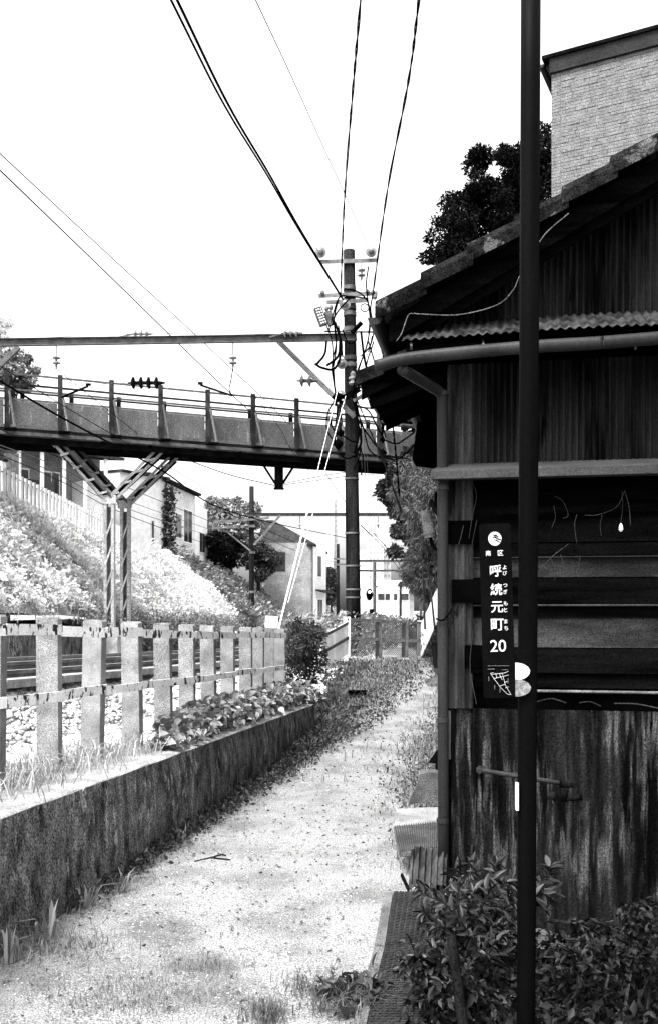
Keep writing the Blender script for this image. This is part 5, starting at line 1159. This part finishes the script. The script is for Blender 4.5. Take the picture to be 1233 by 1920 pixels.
tw2 = thing('dry_twigs', P(565,1290,12.2), 'pale dry twigs arching out of the dark bush', 'twigs')
for seg_ in ([(560,1290),(566,1220),(568,1180),(600,1192)],[(566,1180),(520,1190),(480,1200)],[(568,1185),(578,1200),(588,1222)],[(560,1300),(556,1240),(564,1170),(566,1150)],[(566,1180),(575,1165),(580,1148)],[(555,1185),(535,1170),(525,1175)]): MB().tube(smooth([P(x,y,12.1) for x,y in seg_]), .003, 5).build('twig', M['plate'], tw2)
n = 420; C_ = in_ell(n, tuple(P(594,1293,11.9)), (.14,.12,.05)); V, T = leaf_geo(C_, rng.normal(size=(n,3))+[0,-.3,.8], .04, .9)
fl_ = thing('white_flowers', P(594,1305,11.9), 'small patch of white flowers at the end of the low wall', 'flowers'); raw_mesh('petals', V, T, M['white'], fl_)
V, T = leaf_geo(in_ell(500, tuple(P(592,1310,11.9)), (.18,.14,.07)), rng.normal(size=(500,3))+[0,0,.4], .07, .3); raw_mesh('leaves', V, T, M['leaf_mid'], fl_)

# leafy cover on the low wall
n = 5200; Y = rng.uniform(6.4,11.3,n); A = WA+.07+rng.uniform(0,.62,n)*np.clip((Y-5.9)/2,.25,1); dens = rng.uniform(0,1,n) < np.clip((Y-6.0)/1.8,.1,1); Y, A = Y[dens], A[dens]; n = len(Y)
hgt = (.26*np.sin(np.clip((A-WA)/.62,0,1)*3.14)**.5)*np.clip((Y-6)/1.6,.2,1); B = np.array([(-a+C(y), y, zt(y)) for a,y in zip(A,Y)]); B[:,2] += rng.uniform(0,1,n)**.6*hgt
B[:,0] += (rng.uniform(0,1,n) < .25)*rng.uniform(0,.1,n)
V, T = leaf2_geo(B, rng.normal(size=(n,3))*.7+[.5,-.6,.05], rng.uniform(.04,.095,n), .75, curl=.3); tag(raw_mesh('wall_top_plants', V, T, M['leaf_mid']), 'broad leafy plants sprawling along the top of the low wall', 'plants', kind='stuff')

# grass
def blades(name, label, B, h, lean, wid, mat, cat='grass'):
    V, T = blade_geo(B, h, lean, wid); return tag(raw_mesh(name, V, T, M[mat]), label, cat, kind='stuff')
def onpath(X, Y, dz=0): return np.stack([X, Y, np.array([pathz(x,y)+dz for x,y in zip(X,Y)])], 1)
Y = rng.uniform(4.4,6.6,1400); X = np.array([fx(y) for y in Y])+rng.normal(.02,.16,1400); B = np.stack([X,Y,np.array([zt(y)+.0 for y in Y])],1); blades('fence_foot_grass', 'pale long grass around the feet of the nearest fence posts', B, rng.uniform(.05,.2,1400), 1.6, .045, 'grass_pale')
# verge along the wall foot
n = 5000; Y = 3.2+9*rng.uniform(0,1,n)**.8; off = np.abs(rng.normal(0,.10+.02*np.maximum(0,Y-5),n)); X = np.array([-WA+C(y) for y in Y])+.04+off; blades('wall_foot_grass', 'short grass and weeds along the foot of the low wall', onpath(X,Y), rng.uniform(.012,.055,n), 1.3, .07, 'grass')
n = 5000; Y = 4.6+6.6*rng.uniform(0,1,n)**.7; off = np.abs(rng.normal(0,.06+.035*np.maximum(0,Y-6),n)); X = np.array([-WA+C(y) for y in Y])+.04+off; B = onpath(X,Y,.01); B[:,2] += rng.uniform(0,.05,n)
V, T = leaf_geo(B, rng.normal(size=(n,3))+[0.2,-.2,.5], rng.uniform(.025,.06,n), .45); tag(raw_mesh('wall_foot_weeds', V, T, M['leaf_tree']), 'broad leaved weeds along the foot of the low wall', 'weeds', kind='stuff')
# far end meadow and path sides
n = 15000; Y = rng.uniform(8.2,17.4,n); u = rng.uniform(0,1,n); xl = np.array([-WA+C(min(y,11.2))+(.0 if y < 11 else -.1) for y in Y]); xr = .75+.1*(Y-5); 
pc = .10+.012*np.maximum(0,Y-9)**2*1.6+.35*np.clip((Y-8)/6,0,1)*0; pc = np.interp(Y,[8,9.5,11,12.5,14,16,18],[.05,.22,.55,.95,1.35,1.75,2.0]); hw = np.interp(Y,[8,10,12,14,16,18],[.62,.5,.36,.28,.12,.02])
X = xl+(xr+.9-xl)*u; dist = np.abs(X-pc)/np.maximum(hw,.02); kp = (dist > rng.uniform(.7,1.7,n)) | (rng.uniform(0,1,n) < .06); X, Y = X[kp], Y[kp]
blades('verge_grass', 'rough grass covering the far end and sides of the path', onpath(X,Y), rng.uniform(.03,.11,len(X)), 1.0, .09, 'grass')
n = 9000; Y = rng.uniform(10.6,17.4,n); X = np.array([-WA+C(min(y,11.2)) for y in Y])-.1+rng.uniform(0,1,n)*np.interp(Y,[10.6,12,14,17.4],[.6,1.3,2.0,2.6]); ds = np.abs(X-np.interp(Y,[8,9.5,11,12.5,14,16,18],[.05,.22,.55,.95,1.35,1.75,2.0]))/np.interp(Y,[8,10,12,14,16,18],[.62,.5,.36,.28,.12,.02]); kp = ds > rng.uniform(.6,2.2,n); X, Y = X[kp], Y[kp]
blades('meadow_grass', 'darker short grass below the mesh fence', onpath(X,Y), rng.uniform(.03,.1,len(X)), 1.3, .12, 'grass_dark')
n = 5000; Y = rng.uniform(9.5,17,n); xl = np.array([-WA+C(min(y,11.2)) for y in Y]); X = xl+rng.uniform(0,1,n)**1.3*np.interp(Y,[9.5,11,13,17],[.3,.7,1.3,2.4]); B = onpath(X,Y,.0); B[:,2] += rng.uniform(0,1,n)**2*.12
V, T = leaf_geo(B, rng.normal(size=(n,3))+[0,-.3,.5], rng.uniform(.03,.08,n), .35); tag(raw_mesh('verge_weeds', V, T, M['leaf_tree']), 'darker leafy weeds between the wall end and the mesh fence', 'weeds', kind='stuff')
n = 7000; Y = rng.uniform(5.3,10.5,n); X = .60+.185*(Y-5.25)-np.abs(rng.normal(0,.15,n))*np.interp(Y,[5.3,7,10],[.5,1.3,1.8]); blades('house_side_grass', 'grass tufts along the house side of the path', onpath(X,Y), rng.uniform(.02,.08,n), 1.0, .09, 'grass')
n = 6000; Y = rng.uniform(6.2,12.5,n); X = .60+.185*(Y-5.25)-np.abs(rng.normal(0,.2,n))*np.interp(Y,[6.2,8,10,12.5],[.5,1.3,1.5,1.2]); B = onpath(X,Y,.0); B[:,2] += rng.uniform(0,1,n)**2*.05
V, T = leaf_geo(B, rng.normal(size=(n,3))+[0,-.2,.4], rng.uniform(.015,.05,n), .4); tag(raw_mesh('house_side_weeds', V, T, M['leaf_tree']), 'matted weeds along the house side of the path', 'weeds', kind='stuff')
# patches on the near path
for k, (x, y, rx, ry, nn, hh, mt, lab) in enumerate(((390,1812,70,20,1100,.035,'grass','low grass patch in the middle of the near path'),(250,1870,150,40,1500,.045,'grass','scattered pale grass at the lower left of the path'),(570,1850,50,25,260,.06,'grass_dark','dark grass tuft left of the leafy weed at the bottom edge'),(650,1885,60,30,420,.085,'grass_dark','dark grass tuft with broad leaves at the bottom edge'),(500,1905,40,20,420,.06,'grass_dark','dark grass tuft cut by the bottom frame edge'),(90,1775,120,25,900,.06,'grass','grass tuft at the wall foot by the left frame edge'))):
    px = rng.normal(x, rx*.55, nn); py = np.maximum(1700, rng.normal(y, ry*.6, nn)); B = np.array([tuple(G(a,b,0)) for a,b in zip(px,py)]); blades('path_grass', lab, B, rng.uniform(.3,1.2,nn)*hh, 1.5, .06, mt)
lw = thing('path_weed', G(660,1880), 'broad leaved weed with a pale leaf at the bottom of the path', 'weed'); c = np.array(G(655,1870)); C_ = c+rng.normal(size=(150,3))*[.09,.09,.015]+[0,0,.03]; V, T = leaf2_geo(C_, rng.normal(size=(150,3))+[0,0,.5], rng.uniform(.02,.075,150), .5); raw_mesh('leaves', V, T, M['leaf_tree'], lw)
# plantain clumps with broad blades against the wall
for k, (x, y, s) in enumerate(((90,1768,.22),(165,1700,.2),(232,1672,.14),(285,1622,.13),(340,1575,.13),(20,1800,.2),(365,1548,.1))):
    B = np.repeat(np.array([tuple(G(x,y,0))]), 11, 0)+rng.normal(size=(11,3))*[.02,.02,0]; blades('wall_foot_clump', ['arching grass clump at the wall foot near the left edge','tall grass clump against the dark wall','small grass clump between two taller ones at the wall','leafy clump near the dry twig on the path','leafy clump at the wall beyond the dry twig','grass clump cut by the left frame edge','smallest leafy clump at the wall'][k], B, rng.uniform(.5,1.1,11)*s, 1.3, .09, 'grass')
# gravel, litter
n = 4500; Y = 3.0+7*rng.uniform(0,1,n)**1.4; xl = np.array([-WA+C(y) for y in Y])+.05; X = xl+(.75+.12*(Y-5)-xl)*rng.uniform(0,1,n); V, T = stone_geo(onpath(X,Y,.001), rng.uniform(.002,.0065,n)); tag(raw_mesh('path_gravel', V, T, M['ballast']), 'fine loose gravel scattered over the path', 'gravel', kind='stuff')
n = 2600; Y = 3.0+8*rng.uniform(0,1,n)**1.2; xl = np.array([-WA+C(y) for y in Y])+.05; u = rng.beta(.55,.6,n); X = xl+(.68+.15*(Y-5)-xl)*u; A = rng.normal(size=(n,3)); A[:,2] *= .15; V, T = leaf_geo(onpath(X,Y,.006), A, rng.uniform(.008,.032,n), .5); tag(raw_mesh('leaf_litter', V, T, M['litter']), 'dark fallen leaves and crumbs scattered over the path', 'leaf litter', kind='stuff')
tg = thing('fallen_twig', G(400,1608), 'dark forked twig lying on the path near the wall', 'twig')
for s_ in ([(365,1615),(395,1608),(432,1612)],[(395,1608),(415,1602),(424,1604)]): MB().tube([G(x,y,.010) for x,y in s_], .0045, 6).build('branch', M['stake'], tg)
# shrubs by the house foot
def shrub(name, label, spots, mat='leaf_gloss', ll=.085, wr=.32, nl=26, cat='shrub'):
    o = thing(name, spots[0][0], label, cat); mb = MB(); Cs, As = [], []
    for (b, tip) in spots:
        b, tip = Vector(b), Vector(tip); m = b.lerp(tip,.5)+Vector((random.uniform(-.04,.04), random.uniform(-.04,.04), .05)); q_ = smooth([b, m, tip], 10); mb.tube(q_, list(np.linspace(.006,.002,len(q_))), 5)
        for j in range(nl):
            t = .25+.75*j/nl; i = min(len(q_)-2, int(t*(len(q_)-1))); p = q_[i]; ax = (q_[i+1]-q_[i]).normalized(); a = j*2.4+random.uniform(-.4,.4)
            s = ax.cross(Vector((.3,.2,1))).normalized(); v = ax.cross(s); Cs.append(tuple(p)); As.append(tuple(ax*.75+(s*math.cos(a)+v*math.sin(a))*.9+Vector((0,0,-.12))))
    mb.build('stems', M['bark'], o); V, T = leaf2_geo(np.array(Cs), np.array(As), rng.uniform(.5,1.3,len(Cs))*ll, wr); raw_mesh('leaves', V, T, M[mat], o); return o
def spots(n, bx, by, tx, ty, d0, d1):
    out = []
    for i in range(n):
        d = random.uniform(d0, d1); x = random.uniform(*bx); b = P(x, 1145+F*1.5/d, d); t_ = P(random.uniform(*tx), random.uniform(*ty), d+random.uniform(-.2,.1)); out.append((tuple(b), tuple(t_)))
    return out
ha, hb2, hc, hd = Vector((.52,2.4,.015)), Vector((4.5,1.8,.015)), Vector((4.5,4.9,.015)), Vector((.64,5.2,.015))
tag(MB().grid(lambda u, v: ha.lerp(hb2,v).lerp(hd.lerp(hc,v),u)+Vector((0,0,-.05-.25*u*min(1,v*5+.2)+.02*hn(u*9,v*9))), np.linspace(0,1,14), np.linspace(0,1,16)).build('soil_bed', M['soil'], smooth=True), 'dark soil bed under the shrubs at the house foot', 'soil bed', kind='structure')
shrub('leafy_shrub', 'glossy leafy shrub left of the black pole at the house foot', spots(64,(820,960),(0,0),(775,1000),(1660,1880),3.5,4.5), ll=.058, nl=38)
shrub('leafy_shrub', 'low broad leaved plant spilling over the drain covers', spots(44,(800,950),(0,0),(735,940),(1760,1920),3.3,3.9), ll=.045, wr=.55, nl=28)
shrub('leafy_shrub', 'upright young shoots rising between the drainpipe and the pole', spots(22,(850,1010),(0,0),(840,1050),(1600,1700),4.2,4.8), ll=.075, wr=.28)
shrub('leafy_shrub', 'low glossy plant right of the black pole', spots(60,(1010,1180),(0,0),(1010,1200),(1775,1910),3.4,4.4), ll=.04, wr=.5, nl=32, mat='leaf_shade')
shrub('leafy_shrub', 'bushy plant at the lower right frame corner', spots(60,(1150,1300),(0,0),(1160,1290),(1690,1880),3.4,4.6), ll=.038, wr=.6, nl=32, mat='leaf_shade')
n = 6000; px = rng.uniform(760,1260,n); dd = rng.uniform(3.2,4.6,n); B = np.array([((x-CX)*d/F, d, z) for x,d,z in zip(px,dd,rng.uniform(-.15,.12,n)-.12*(dd-3.2))]); V, T = leaf_geo(B, rng.normal(size=(n,3))+[0,-.4,.4], rng.uniform(.025,.06,n), .55); tag(raw_mesh('house_foot_groundcover', V, T, M['leaf_shade']), 'dark leafy ground cover under the shrubs at the house foot', 'ground cover', kind='stuff')
